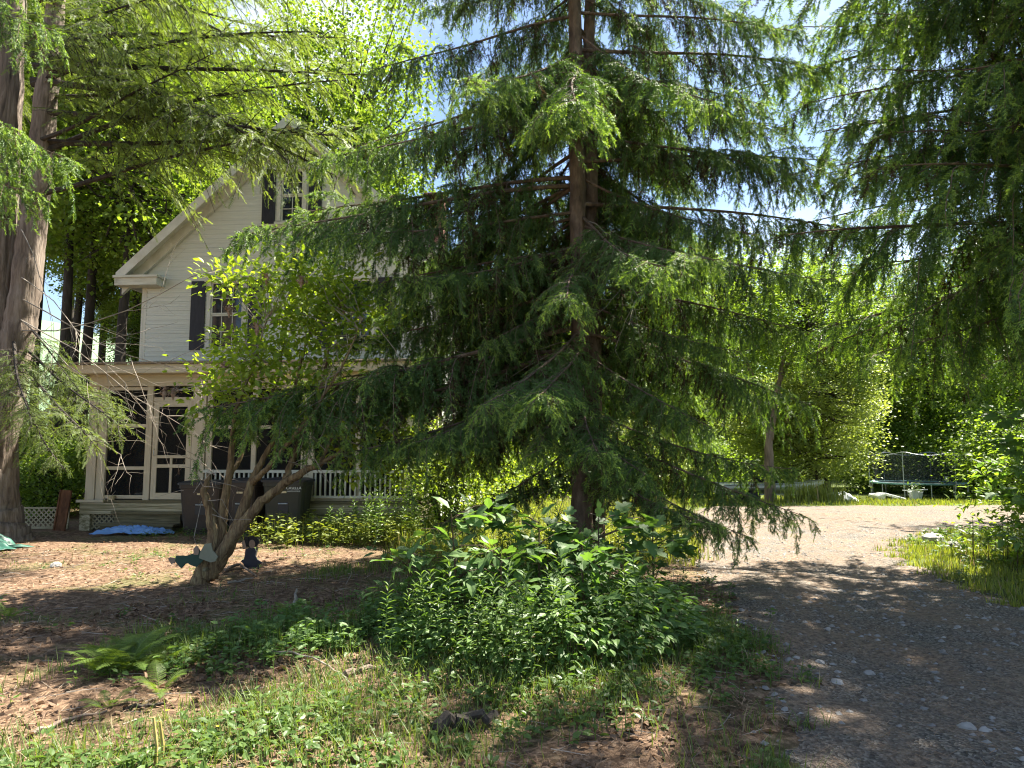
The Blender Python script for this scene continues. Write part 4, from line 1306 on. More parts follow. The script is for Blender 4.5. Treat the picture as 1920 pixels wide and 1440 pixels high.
# fork-trunked maple and its bright neighbour
fm_x, fm_Y = at(1440, 28), 28
z0 = float(hgt(fm_x, fm_Y))
fm = empty('broadleaf_tree', (fm_x, fm_Y, z0), 0, 'maple with pale forked trunk in the sunny back yard', 'tree')
trunk_tube([(0, 0, -.2), (0, 0, 1.3), (.0, 0, 2.6)], [.24, .18, .15], 'bark_maple', fm)
for pts in ([(0, 0, 2.4), (-.25, .05, 3.6), (-.55, .1, 5.0), (-1.3, .1, 7.2)], [(.05, 0, 2.4), (.28, 0, 3.6), (.6, 0, 5.2), (1.2, .2, 7.4)], [(.25, 0, 3.6), (.5, .1, 4.6), (1.3, .1, 6.2)]):
    trunk_tube(pts, np.linspace(.13, .05, len(pts)), 'bark_maple', fm, name='limb')
for key, dx, dy, zc, s in (('c', -1.6, .6, 7.6, 1.0), ('c', 1.8, .4, 7.4, .9), ('light', -2.6, .8, 4.2, .75), ('light', 2.6, .5, 4.4, .8)):
    link('crown', CROWN[key], fm, Matrix.Translation((dx, dy, zc)) @ Matrix.Rotation(rng.uniform(0, 6), 4, 'Z') @ Matrix.Diagonal((s, s, s * .75, 1)))
sm_x = at(1528, 31)
sm = empty('broadleaf_tree', (sm_x, 31, float(hgt(sm_x, 31))), 0, 'low bright pale leaved maple left of the trampoline', 'tree')
trunk_tube([(0, 0, -.2), (0, 0, 1.0), (-.2, 0, 3)], [.11, .08, .05], 'bark_dark', sm)
for dx, dy, zc, s in ((-.2, 0, 2.9, 1.0), (-1.8, .4, 3.6, .8)):
    link('crown', CROWN['light'], sm, Matrix.Translation((dx, dy, zc)) @ Matrix.Rotation(rng.uniform(0, 6), 4, 'Z') @ Matrix.Diagonal((s, s, s * .85, 1)))

# ------------------------------------------------------------------ old hydrangea with gnarled stems
HYX, HYY = G(385, 1092)[:2]
hy = empty('hydrangea_tree', (HYX, HYY, float(hgt(HYX, HYY))), 0, 'old gnarled hydrangea tree with many twisted stems before the bins', 'shrub')
def hp(x, y, dY=0.0): return P(x, y, HYY + dY) - np.array(hy.location)
stems = [
    [(375, 1095, 0, .15), (385, 1060, 0, .125), (402, 1010, 0, .10), (395, 960, -.05, .075), (382, 925, -.1, .05), (392, 890, -.1, .035)],
    [(390, 1085, 0, .12), (412, 1020, .05, .10), (418, 960, .05, .07), (428, 900, .0, .055), (436, 830, -.1, .045), (440, 770, -.2, .03), (470, 700, -.2, .018), (500, 600, -.3, .01)],
    [(392, 1080, 0, .12), (430, 1020, 0, .11), (455, 960, 0, .085), (470, 905, 0, .06), (500, 850, .1, .045), (530, 790, .1, .035), (560, 700, .2, .022), (590, 590, .2, .012)],
    [(392, 1080, 0, .12), (440, 1000, -.1, .10), (490, 940, -.1, .075), (535, 905, -.1, .065), (560, 890, -.2, .055), (600, 870, -.2, .04), (640, 845, -.3, .03)],
    [(535, 905, -.1, .055), (545, 870, 0, .045), (575, 800, .1, .038), (600, 740, .1, .028), (620, 640, .2, .016)],
    [(470, 905, 0, .05), (500, 880, -.2, .04), (550, 820, -.3, .032), (590, 770, -.3, .025), (640, 690, -.3, .016), (680, 600, -.3, .01)],
    [(425, 905, 0, .045), (450, 860, .2, .035), (470, 800, .3, .026), (520, 720, .4, .018), (540, 600, .4, .01)],
    [(600, 870, -.2, .03), (610, 845, -.2, .024), (630, 800, -.1, .018), (700, 740, 0, .01)]]
b = MB()
tips = []
for st in stems:
    pts = np.array([hp(x, y, d) for x, y, d, r in st]); rad = np.array([r for *_, r in st]) * .82
    t = np.linspace(0, 1, len(pts)); tt = np.linspace(0, 1, (len(pts) - 1) * 6 + 1)
    pp = np.stack([np.interp(tt, t, pts[:, i]) for i in range(3)], 1) + rng.normal(0, .006, (len(tt), 3))
    b.tube(pp, np.interp(tt, t, rad), 10, 0, jitter=.16)
    tips += [tuple(p) for p in pp[-12:]]
b.add(*(lambda v, t: (v, t))(*((np.array([[0, 0, 0]]), [])))) if False else None
b.build('trunk', 'bark_hyd', hy, smooth=True)
# twig tangle and leaves inside a crown outline taken from where the stems end
cl = []
for (x0, x1, y0, y1, n, d0, d1) in ((412, 470, 512, 535, 5, -.5, .2), (490, 650, 505, 575, 26, -.7, .8), (500, 590, 560, 640, 13, -.6, .6), (425, 510, 635, 690, 13, -.6, .4), (375, 470, 690, 750, 12, -.6, .3), (560, 730, 545, 650, 28, -.3, 1.0), (480, 640, 655, 740, 14, -.5, .6), (640, 770, 800, 890, 14, -.1, .6)):
    for _ in range(n):
        cl.append(hp(rng.uniform(x0, x1), rng.uniform(y0, y1), rng.uniform(d0, d1)))
cl = np.array(cl)
b = MB()
tp = np.array(tips)
for c in cl:
    s = tp[np.argmin(np.linalg.norm(tp - c, axis=1) + rng.uniform(0, .5, len(tp)))]
    mid = (s + c) / 2 + rng.normal(0, .07, 3)
    b.tube([s, mid, c], [.009, .006, .003], 4, 0, cap=False)
for _ in range(130):                              # bare tangle below the leaves
    s = tp[rng.integers(len(tp))] + rng.normal(0, .1, 3)
    e = s + rng.normal(0, .28, 3) + np.array([.0, 0, -.08])
    b.tube([s, (s + e) / 2 + rng.normal(0, .06, 3), e], [.005, .004, .002], 3, 0, cap=False)
tag(b.build('twig', 'twig_dead', hy), kind='stuff')
b = MB()
per = 46
n = len(cl) * per
off = rng.normal(size=(n, 3)) * np.array([.19, .19, .13])
pos = np.repeat(cl, per, 0) + off
dr = off * 2 + rng.normal(0, .25, (n, 3)) + np.array([0, 0, .05])
Rm = frames(dr, rng.normal(0, .6, n)) * rng.uniform(.06, .125, n)[:, None, None]
b.batch(OV_V, OV_T, Rm, pos, 0)
tag(b.build('foliage', 'hyd', hy), kind='stuff')
for (x, y, d) in ((430, 580, -.8), (482, 615, -.8), (420, 685, -.6), (325, 735, -.6), (308, 735, -.7), (565, 525, -.7), (500, 520, -.7), (645, 575, -.2)):
    b = MB()
    o = rng.normal(0, .032, (60, 3))
    b.tube([(0, 0, -.10), (0, 0, -.03), (0, 0, .05)], [.004, .03, .012], 6)
    b.batch(LEAF2_V, LEAF2_T, frames(rand_dirs(60)) * .045, o * .8, 0)
    f = b.build('dried_flower', 'flower_dry', hy)
    f.location = hp(x, y, d)
for x, y in ((325, 735), (308, 735)):
    b = MB()
    b.tube([hp(385, 720, -.5), hp(350, 728, -.6), hp(x, y, -.6)], [.006, .005, .003], 4)
    b.build('twig', 'twig_dead', hy)

# ------------------------------------------------------------------ plywood cut-outs
def cutout_part(name, pts, org, Y, k, parent, d0, d1):
    o = [(P(x, y, Y)[0] - org[0], P(x, y, Y)[2] - org[2]) for x, y in pts]
    a = 0
    for i in range(len(o)):
        x0, y0 = o[i]; x1, y1 = o[(i + 1) % len(o)]; a += x0 * y1 - x1 * y0
    if a < 0: o = o[::-1]
    b = MB(); b.prism(o, d1, d0)
    return b.build(name, k, parent)
def circ(cx, cy_, rx, ry, n=14): return [(cx + rx * math.cos(6.2832 * i / n), cy_ + ry * math.sin(6.2832 * i / n)) for i in range(n)]
gY = 10.15
go = G(472, 1068)
girl = empty('lawn_cutout', (go[0], gY, float(hgt(go[0], gY))), 0, 'dark plywood child silhouette standing right of the gnarled trunk', 'lawn ornament')
go = np.array(girl.location)
cutout_part('skirt', [(458, 1069), (457, 1058), (451, 1052), (455, 1049), (482, 1049), (492, 1055), (485, 1060), (486, 1069)], go, gY, 'ply_navy', girl, 0, .02)
cutout_part('bodice', [(457, 1049.2), (459, 1040), (460, 1030), (466, 1027), (477, 1028), (480, 1033), (479, 1042), (482, 1049.2)], go, gY, 'ply_navy', girl, .001, .021)
cutout_part('arm', [(460, 1030), (456, 1027), (454, 1018), (456, 1013), (459, 1013), (461, 1020), (463, 1027)], go, gY, 'ply_skin', girl, -.012, .0)
cutout_part('hair', circ(472, 1016, 13.5, 11) , go, gY, 'ply_black', girl, .003, .023)
cutout_part('pigtail', circ(461, 1016, 5, 10, 10), go, gY, 'ply_black', girl, -.006, .002)
cutout_part('face', circ(472.5, 1020, 6, 8), go, gY, 'ply_skin', girl, -.003, .0028)
q = MB(); q.box((.0, .10, .12), (.03, .02, .34), 0, [[1, 0, 0], [0, .8, .6], [0, -.6, .8]]); q.build('stake', 'step_wood', girl)
bY = HYY - .22
bo = np.array([P(385, 1060, bY)[0], bY, float(hgt(P(385, 1060, bY)[0], bY))])
boy = empty('lawn_cutout', bo, 0, 'plywood child with cream shirt and green trousers climbing the gnarled trunk', 'lawn ornament')
cutout_part('trousers', [(330, 1042), (350, 1042), (364, 1037), (372, 1028), (378, 1040), (380, 1052), (368, 1063), (358, 1060), (352, 1056), (346, 1058), (340, 1066), (334, 1060), (328, 1052)], bo, bY, 'ply_green', boy, 0, .02)
cutout_part('shoe', [(315, 1048), (318, 1045), (329, 1047), (327, 1056), (321, 1058)], bo, bY, 'ply_skin', boy, .001, .019)
cutout_part('arm', [(363, 1030), (367, 1024), (372, 1024), (374, 1032), (372, 1040), (364, 1040)], bo, bY, 'ply_skin', boy, -.011, -.001)
cutout_part('shirt', [(374, 1046), (377, 1034), (385, 1020), (397, 1018), (400, 1032), (410, 1043), (405, 1052), (396, 1054)], bo, bY, 'ply_cream', boy, -.022, -.003)
q = MB(); q.box((bo[0] * 0 - .02, .09, .2), (.03, .16, .03)); q.build('peg', 'step_wood', boy)

# ------------------------------------------------------------------ back yard: trampoline, boat, plastic furniture
TX, TY = at(1716, 36), 36.0
tz = float(hgt(TX, TY))
tr = empty('trampoline', (TX, TY, tz), 0, 'round trampoline with safety net at the far edge of the lawn', 'trampoline')
TR, BED, NET = 2.1, .74, 2.28
ang = np.linspace(0, 2 * np.pi, 49)
b = MB(); ring = np.stack([TR * np.cos(ang), TR * np.sin(ang), np.full(49, BED)], 1)
b.tube(ring, .03, 6, 0, cap=False); b.build('frame', 'metal', tr)
b = MB()
c0 = np.stack([TR * .86 * np.cos(ang[:-1]), TR * .86 * np.sin(ang[:-1]), np.full(48, BED + .035)], 1)
c1 = np.stack([TR * 1.03 * np.cos(ang[:-1]), TR * 1.03 * np.sin(ang[:-1]), np.full(48, BED + .045)], 1)
c2 = c1 - np.array([0, 0, .07]); c3 = c0 - np.array([0, 0, .03])
v = np.concatenate([c0, c1, c2, c3]); q = []
for r_ in range(4):
    for i in range(48):
        j = (i + 1) % 48; a_ = r_ * 48; bb = ((r_ + 1) % 4) * 48
        q.append((a_ + i, a_ + j, bb + j, bb + i))
b.add(v, None, q); b.build('pad', 'tramp_pad', tr)
b = MB(); m_ = c0.copy(); m_[:, 2] = BED - .01
b.add(np.concatenate([m_, [[0, 0, BED - .04]]]), [(48, i, (i + 1) % 48) for i in range(48)]); b.build('jumping_mat', 'tramp_mat', tr)
npole = 6
for i in range(npole):
    a = 6.2832 * i / npole + R(-75)
    x, y = TR * math.cos(a), TR * math.sin(a)
    b = MB(); b.tube([(x * 1.02, y * 1.02, .02), (x * 1.02, y * 1.02, BED)], .024, 8)
    b.build('leg', 'metal', tr)
    b = MB(); b.tube([(x * 1.05, y * 1.05, BED - .2), (x * 1.05, y * 1.05, NET + .02)], .020, 8)
    b.build('net_pole', 'metal', tr)
for i in range(npole):
    a = 6.2832 * i / npole + R(-45)
    x, y = TR * math.cos(a), TR * math.sin(a)
    b = MB(); b.tube([(x * 1.02, y * 1.02, .02), (x * 1.02, y * 1.02, BED)], .022, 8); b.build('leg', 'metal', tr)
b = MB()
aa = np.linspace(0, 2 * np.pi, 61)[:-1]
rr = TR * .98
sag = np.abs(np.sin((aa - R(-75)) * npole / 2)) * .18
top = np.stack([rr * np.cos(aa), rr * np.sin(aa), NET - sag], 1)
bot = np.stack([TR * .9 * np.cos(aa), TR * .9 * np.sin(aa), np.full(60, BED + .03)], 1)
b.add(np.concatenate([top, bot]), None, [(i, (i + 1) % 60, 60 + (i + 1) % 60, 60 + i) for i in range(60)])
b.build('net', 'net', tr)
b = MB(); b.tube(np.concatenate([top, top[:1]]), .014, 5, 0, cap=False); b.build('net_rope', 'metal', tr)
a = R(-84)
b = MB(); b.box((.25, -TR * .93, BED + .28), (.16, .006, .20)); b.build('tag', 'white_plastic', tr)

# boat on the grass
BX, BY = at(1440, 30), 30.0
bz = float(hgt(BX, BY))
bt = empty('boat', (BX, BY, bz), R(4), 'white motor boat parked under the low spruce branches', 'boat')
b = MB()
st = []
for i in range(13):
    t = i / 12
    x = -2.3 + 4.6 * t
    w = .95 * (1 - max(0, (t - .45) / .55) ** 2.2) + .02
    zt = .74 + .14 * t * t
    zb = .34 + .42 * max(0, (t - .6) / .4) ** 2
    st.append([(x, -w, zt), (x, -w * .97, zt - .12), (x, -w * .80, zb + .2), (x, 0, zb), (x, w * .80, zb + .2), (x, w * .97, zt - .12), (x, w, zt)])
v = np.array(st).reshape(-1, 3); q = []
for i in range(12):
    for j in range(6):
        a_ = i * 7 + j; q.append((a_, a_ + 1, a_ + 8, a_ + 7))
    q.append((i * 7, (i + 1) * 7, (i + 1) * 7 + 6, i * 7 + 6))
b.add(v, [(0, 1, 2), (0, 2, 3), (0, 3, 4), (0, 4, 5), (0, 5, 6)], q)
b.build('hull', 'white_plastic', bt, smooth=False)
for sgn in (-1, 1):
    b = MB(); b.tube([(p[0 if sgn < 0 else 6][0], p[0 if sgn < 0 else 6][1] * 1.01, p[0][2] + .015) for p in st], .03, 6); b.build('gunwale', 'metal', bt)
b = MB()
b.add([(-.2, -.75, .77), (.5, -.55, .80), (.5, .55, .80), (-.2, .75, .77), (-.35, -.68, .98), (.15, -.5, 1.0), (.15, .5, 1.0), (-.35, .68, .98)], None, [(0, 1, 5, 4), (1, 2, 6, 5), (2, 3, 7, 6)])
b.build('windscreen', 'glass', bt)
b = MB(); b.box((-.1, 0, .34), (3.6, .10, .08)); b.box((-1.0, 0, .30), (.08, 1.3, .06)); b.box((2.3, 0, .34), (1.2, .08, .08)); b.box((2.8, 0, .17), (.06, .06, .34)); b.build('trailer', 'metal', bt)
for s in (-1, 1):
    b = MB(); b.tube([(-1.0, s * .58, .27), (-1.0, s * .76, .27)], .27, 18); b.build('wheel', 'bin_black', bt)

def yard(px, Y): x = at(px, Y); return x, Y, float(hgt(x, Y))
# white plastic things in front of the trampoline
x, y, z_ = yard(1655, 33)
o = empty('sun_lounger', (x, y, z_), R(8), 'white slatted plastic lounger collapsed on the grass before trampoline', 'lounger')
for s in (-.28, .28):
    b = MB(); b.tube([(-.65, s, .22), (-.2, s, .34), (.75, s, .10), (.8, s, .03)], .03, 6); b.build('side_rail', 'white_plastic', o)
for i in range(11):
    t = i / 10; xx = -.6 + 1.3 * t; zz = np.interp(xx, [-.65, -.2, .75], [.25, .37, .13])
    b = MB(); b.box((xx, 0, zz), (.075, .58, .018)); b.build('slat', 'white_plastic', o)
for xx in (-.55, .5):
    for s in (-.28, .28):
        b = MB(); b.tube([(xx, s, .2), (xx * 1.05, s * 1.1, -.01)], .024, 6); b.build('leg', 'white_plastic', o)
x, y, z_ = yard(1640, 34)
o = empty('plastic_tub', (x, y, z_), 0, 'white plastic tub left of the collapsed lounger', 'tub')
b = MB(); b.tube([(0, 0, 0), (0, 0, .28), (0, 0, .30), (0, 0, .285), (0, 0, .06)], [.26, .36, .38, .33, .24], 18); b.build('shell', 'white_plastic', o)
b = MB(); b.tube([(-.38, 0, .27), (-.43, 0, .24), (-.38, 0, .2)], .014, 6); b.build('handle', 'white_plastic', o)
x, y, z_ = yard(1692, 33)
o = empty('plastic_chair', (x, y, z_ + .02), R(20), 'white plastic garden chair tipped over beside the lounger', 'chair')
b = MB(); b.box((0, 0, .43), (.46, .44, .03)); b.build('seat', 'white_plastic', o)
for i in range(5):
    b = MB(); b.box((-.18 + .09 * i, .24, .66), (.05, .02, .42)); b.build('slat', 'white_plastic', o)
b = MB(); b.tube([(-.23, .24, .43), (-.23, .25, .86), (.23, .25, .86), (.23, .24, .43)], .02, 6); b.build('back_frame', 'white_plastic', o)
for xx in (-.2, .2):
    for yy in (-.2, .2):
        b = MB(); b.tube([(xx, yy, .43), (xx * 1.15, yy * 1.15, 0)], .02, 6); b.build('leg', 'white_plastic', o)
o.rotation_euler = (R(88), 0, R(30)); o.location = (x, y, z_ + .26)
x, y, z_ = yard(1710, 33)
o = empty('planter', (x, y, z_), 0, 'grey tub planter with green plant before the trampoline', 'planter')
b = MB(); b.tube([(0, 0, 0), (0, 0, .36), (0, 0, .40), (0, 0, .38), (0, 0, .30)], [.22, .30, .32, .27, .26], 16); b.build('tub', 'grey_tarp', o)
b = MB(); n = 70
pos = rng.normal(0, .16, (n, 3)) + np.array([.05, 0, .52])
b.batch(OV_V, OV_T, frames(rand_dirs(n, .6)) * .16, pos); tag(b.build('plant', 'weed', o), kind='stuff')
x, y, z_ = yard(1580, 31.5)
cloth('grey_tarp', x, y, 1.2, .8, 0, 'grey_tarp', .08, 'pale grey tarp draped in a small heap on the lawn edge', 'tarp', 21, peak=.42)
x, y, z_ = yard(1560, 31.2)
o = empty('garden_chair', (x, y, z_), R(35), 'dark low wooden chair beside the pale grey tarp', 'chair')
b = MB(); b.box((0, 0, .26), (.5, .5, .03)); b.build('seat', 'bark_dark', o)
for i in range(4):
    b = MB(); b.box((-.18 + .12 * i, .30, .52), (.09, .02, .56)); b.build('slat', 'bark_dark', o)
for xx in (-.24, .24):
    b = MB(); b.box((xx, -.22, .22), (.05, .05, .46)); b.build('leg', 'bark_dark', o)
    b = MB(); b.box((xx, .26, .14), (.05, .05, .30)); b.build('leg', 'bark_dark', o)
    b = MB(); b.box((xx * 1.05, 0, .46), (.09, .58, .022)); b.build('armrest', 'bark_dark', o)

# ------------------------------------------------------------------ grass and ground cover (uncountable)
def blob(x, y, s=1.0, ph=0.0):
    return .5 + .25 * np.sin(1.9 * x * s + ph) * np.cos(1.6 * y * s - ph) + .25 * np.sin(.8 * x * s - 1.3 * y * s + 2 * ph)
BL_V = np.array([(0, -.5, 0), (0, .5, 0), (.10, .42, .45), (.10, -.42, .45), (.36, 0, 1.0)])
BL_T = [(0, 1, 2), (0, 2, 3), (3, 2, 4)]
def scatter(n, x0, x1, y0, y1, dens=None, drive=False):
    x = rng.uniform(x0, x1, n); y = rng.uniform(y0, y1, n)
    k = np.ones(n, bool)
    if dens is not None: k &= rng.random(n) < dens(x, y)
    if not drive: k &= ~on_drive(x, y, .22)
    # not under the house or porch
    c, s = math.cos(HROT), math.sin(HROT)
    u = c * (x - HO[0]) + s * (y - HO[1]); v_ = -s * (x - HO[0]) + c * (y - HO[1])
    k &= ~((u > -.4) & (u < 7.3) & (v_ > -.15) & (v_ < 13))
    return x[k], y[k]
def blades(name, xy, hmin, hmax, w, mats, label, split=.12, lean=1.0):
    x, y = xy
    n = len(x)
    b = MB()
    hh = rng.uniform(hmin, hmax, n) * rng.uniform(.6, 1.2, n)
    az = rng.uniform(0, 6.2832, n)
    c, s = np.cos(az), np.sin(az)
    ln = rng.uniform(.3, 1.6, n) * lean
    Rm = np.zeros((n, 3, 3))
    Rm[:, 0, 0] = c * hh * ln; Rm[:, 1, 0] = s * hh * ln
    ww = w * rng.uniform(.7, 1.4, n)
    Rm[:, 0, 1] = -s * ww; Rm[:, 1, 1] = c * ww
    Rm[:, 2, 2] = hh
    pos = np.stack([x, y, hgt(x, y) - .005], 1)
    m = rng.random(n) < split
    b.batch(BL_V, BL_T, Rm[~m], pos[~m], 0)
    b.batch(BL_V, BL_T, Rm[m], pos[m], 1)
    return tag(b.build(name, mats), label, 'grass', kind='stuff')
blades('grass', scatter(46000, -3.4, 2.6, 2.9, 6.8, lambda x, y: np.clip(blob(x, y, 1.6) * 1.6 - .55 + .35 * (x > -1.6), 0, 1)), .04, .17, .0055, ['grass', 'straw'], 'thin grass growing through litter in the foreground', .06, 1.8)
blades('grass', scatter(16000, -2.6, 1.0, 5.6, 10.5, lambda x, y: np.clip(blob(x, y, 1.3, 1) * 1.5 - .75 + .5 * (x > -1.5), 0, 1)), .05, .2, .007, ['grass', 'straw'], 'shaded grass around the shrubs under the spruce', .1)
blades('grass', scatter(26000, -1.9, 4.6, 10.4, 22, None), .12, .42, .016, ['lawn', 'straw'], 'tall sunlit grass between the house and driveway', .08)
blades('grass', scatter(26000, -6, 24, 21.5, 37, None), .06, .2, .022, ['lawn', 'straw'], 'short sunny lawn at the back of the yard', .05)
blades('grass', scatter(60000, 5.0, 12, 7, 15.6, lambda x, y: np.clip(.6 + .5 * blob(x, y), 0, 1)), .04, .15, .012, ['lawn', 'straw'], 'bright grass verge at the right of the driveway', .06)
blades('grass', (at(1515, 26.5) + rng.normal(0, .5, 900), 26.5 + rng.normal(0, .5, 900)), .4, .9, .03, ['lawn', 'straw'], 'tall bright grass clump beside the boat bow', .03, .7)
blades('grass', scatter(4000, -9, -2.6, 6.0, 12.5, lambda x, y: np.clip(blob(x, y, 1.1, 2) * 2 - 1.2, 0, 1)), .04, .12, .008, ['grass', 'straw'], 'sparse grass tufts on needle litter before porch', .2)
x = rng.uniform(2.0, 5.2, 2600); y = rng.uniform(3.5, 20, 2600)
k = on_drive(x, y) & (rng.random(2600) < np.clip(blob(x, y, 1.5, 4) * 2.2 - 1.25, 0, 1))
blades('grass', (x[k], y[k]), .015, .05, .006, ['grass', 'straw'], 'tiny grass sprouts along the middle of the driveway', .3)

# low broad-leaved weeds
def weeds(name, xy, k, lmin, lmax, per, hgt_, label, tv=OV_V, tt=OV_T):
    x, y = xy
    n = len(x) * per
    b = MB()
    px_ = np.repeat(x, per); py = np.repeat(y, per)
    hh = np.repeat(rng.uniform(.3, 1, len(x)) * hgt_, per) * rng.uniform(.2, 1, n)
    az = rng.uniform(0, 6.2832, n)
    d = np.stack([np.cos(az), np.sin(az), rng.uniform(-.2, .55, n)], 1)
    sz = rng.uniform(lmin, lmax, n)
    pos = np.stack([px_ + np.cos(az) * .02, py + np.sin(az) * .02, hgt(px_, py) + hh], 1)
    b.batch(tv, tt, frames(d, rng.normal(0, .3, n)) * sz[:, None, None], pos, 0)
    m = len(x)                                     # stems
    sv = np.array([(0, -.5, 0), (0, .5, 0), (0, 0, 1.0)])
    Rm = np.zeros((m, 3, 3)); Rm[:, 0, 1] = .006; Rm[:, 1, 0] = 1; Rm[:, 2, 2] = hgt_
    b.batch(sv, [(0, 1, 2)], Rm, np.stack([x, y, hgt(x, y)], 1), 0)
    return tag(b.build(name, k), label, 'weeds', kind='stuff')
weeds('weeds', scatter(2600, -3.0, 1.9, 3.2, 6.6, lambda x, y: np.clip(blob(x, y, 1.7, 3) * 1.8 - .6, 0, 1)), 'weed', .03, .075, 7, .12, 'low leafy weeds in the foreground grass')
weeds('weeds', scatter(700, -2.5, -.7, 5.3, 7.5, lambda x, y: np.clip(blob(x, y, 2.2, 2) * 2.0 - .5, 0, 1)), 'sapling', .025, .085, 9, .22, 'dense dark ground cover left of the shrub mound')
weeds('weeds', scatter(260, -8, -2.6, 4, 12, lambda x, y: np.clip(blob(x, y, 1.2, 5) * 1.6 - .4, 0, 1)), 'weed', .03, .08, 6, .12, 'scattered seedlings on the needle litter')
weeds('weeds', scatter(500, -4.6, -1.6, 12.4, 14.7, lambda x, y: np.clip(.4 + (x + 4.6) * .3, 0, 1)), 'lawn', .05, .12, 12, .55, 'lush bright weeds in front of the porch railing')
weeds('weeds', scatter(700, -1.7, 3.6, 10.6, 16, None), 'lawn', .04, .11, 8, .4, 'sunlit weeds in the tall grass behind spruce')
weeds('weeds', scatter(300, -7.0, -3.6, 13.2, 14.6, lambda x, y: np.full(x.shape, .35)), 'weed', .03, .07, 8, .18, 'small plants along the foot of the bins')
weeds('weeds', scatter(600, 1.2, 2.6, 4.6, 9, lambda x, y: np.clip(.75 - (x - 1.3) * .3, 0, 1)), 'weed', .03, .07, 7, .13, 'low weeds along the left edge of the driveway')
weeds('weeds', scatter(1200, 5.6, 12, 8, 14.5, lambda x, y: np.clip((x - 5.7) * .4, 0, 1)), 'weed', .04, .10, 8, .25, 'weeds beneath the thicket right of the driveway')

# fallen leaves, needles and twigs
x, y = scatter(9000, -9.5, 2.6, 2.8, 13.5, lambda x, y: np.clip(blob(x, y, 1.4, 6) * 1.2 - .1, 0, 1))
n = len(x); b = MB()
d = rand_dirs(n, .25)
cv = LEAF2_V * np.array([1, 1.1, 2.2])
b.batch(cv, LEAF2_T, frames(d, rng.normal(0, .5, n)) * rng.uniform(.025, .075, n)[:, None, None], np.stack([x, y, hgt(x, y) + .012], 1))
tag(b.build('leaf_litter', 'dry_leaf'), 'dry brown fallen leaves scattered over the ground', 'fallen leaves', kind='stuff')
x, y = scatter(9000, -4.5, 3.0, 2.7, 8.0, lambda x, y: np.clip(blob(x, y, 1.7, 8) * 1.5 - .35, 0, 1))
n = len(x); b = MB()
b.batch(OV_V * np.array([1, 1.2, 2.6]), OV_T, frames(rand_dirs(n, .3), rng.normal(0, .6, n)) * rng.uniform(.02, .07, n)[:, None, None], np.stack([x, y, hgt(x, y) + .014], 1))
tag(b.build('leaf_litter', 'dry_leaf'), 'curled dry leaves thickest in the near foreground', 'fallen leaves', kind='stuff')
x, y = scatter(2600, -8.5, 2.8, 2.8, 12.5, None)
n = len(x); b = MB()
sv = np.array([(-.5, -.012, 0), (-.5, .012, 0), (-.5, 0, .02), (.5, -.006, .01), (.5, .006, .01), (.5, 0, .02), (0, .03, .0), (0, .05, .0), (0, .04, .02)])
b.batch(sv, [(0, 6, 2), (1, 2, 7), (6, 3, 8), (7, 8, 4), (2, 6, 8), (2, 8, 7), (8, 3, 5), (8, 5, 4)], frames(rand_dirs(n, .10), rng.normal(0, .3, n)) * (rng.uniform(.06, .34, n) * rng.uniform(.4, 1, n))[:, None, None], np.stack([x, y, hgt(x, y) + .012], 1))
tag(b.build('twig_litter', 'twig_dead'), 'small broken twigs strewn over the litter', 'twigs', kind='stuff')
x, y = scatter(60000, -9.5, 2.6, 2.8, 14.2, lambda x, y: np.clip(1.25 - y * .06, .3, 1), drive=False)
n = len(x); b = MB()
d = rand_dirs(n, .15)
nv = np.array([(-.5, -.02, 0), (.5, -.02, 0), (.5, .02, 0), (-.5, .02, 0)])
b.batch(nv, [(0, 1, 2), (0, 2, 3)], frames(d, rng.normal(0, .4, n)) * (rng.uniform(.03, .09, n) * (1 + y * .05))[:, None, None], np.stack([x, y, hgt(x, y) + .010], 1))
tag(b.build('needle_litter', 'needle'), 'reddish fallen needles and chips covering the yard', 'needles', kind='stuff')
xs_ = rng.uniform(1.2, 9, 16000); ys_ = rng.uniform(2.6, 21, 16000)
k = on_drive(xs_, ys_) & (rng.random(16000) < np.clip(blob(xs_, ys_, .9, 2) * 1.8 - .5, 0, 1)); xs_, ys_ = xs_[k], ys_[k]; n = len(xs_)
b = MB()
b.batch(nv, [(0, 1, 2), (0, 2, 3)], frames(rand_dirs(n, .12), rng.normal(0, .4, n)) * (rng.uniform(.03, .08, n) * (1 + ys_ * .06))[:, None, None], np.stack([xs_, ys_, hgt(xs_, ys_) + .022], 1))
tag(b.build('needle_litter', 'needle'), 'fallen needles strewn over the driveway gravel', 'needles', kind='stuff')

# gravel stones
OC_V = np.array([(1, 0, 0), (.2, .8, .1), (-.9, .3, 0), (-.5, -.8, .1), (.5, -.7, -.1), (.1, .1, .6), (0, 0, -.5)])
OC_T = [(0, 1, 5), (1, 2, 5), (2, 3, 5), (3, 4, 5), (4, 0, 5), (1, 0, 6), (2, 1, 6), (3, 2, 6), (4, 3, 6), (0, 4, 6)]
xs_ = rng.uniform(1.0, 8.5, 15000); ys_ = 2.8 + rng.random(15000) ** 1.6 * 13
k = on_drive(xs_, ys_, .3) & (rng.random(15000) < np.clip(blob(xs_, ys_, 1.1, 1) * 1.4 - .1, 0, 1)); xs_, ys_ = xs_[k], ys_[k]; n = len(xs_)
sz = .006 + .030 * rng.random(n) ** 3.5 + ys_ * .0005
b = MB()
b.batch(OC_V, OC_T, frames(rand_dirs(n, .1), rng.normal(0, .2, n)) * sz[:, None, None], np.stack([xs_, ys_, hgt(xs_, ys_) + .014], 1))
tag(b.build('gravel', 'stone'), 'loose grey gravel scattered over the driveway', 'gravel', kind='stuff')

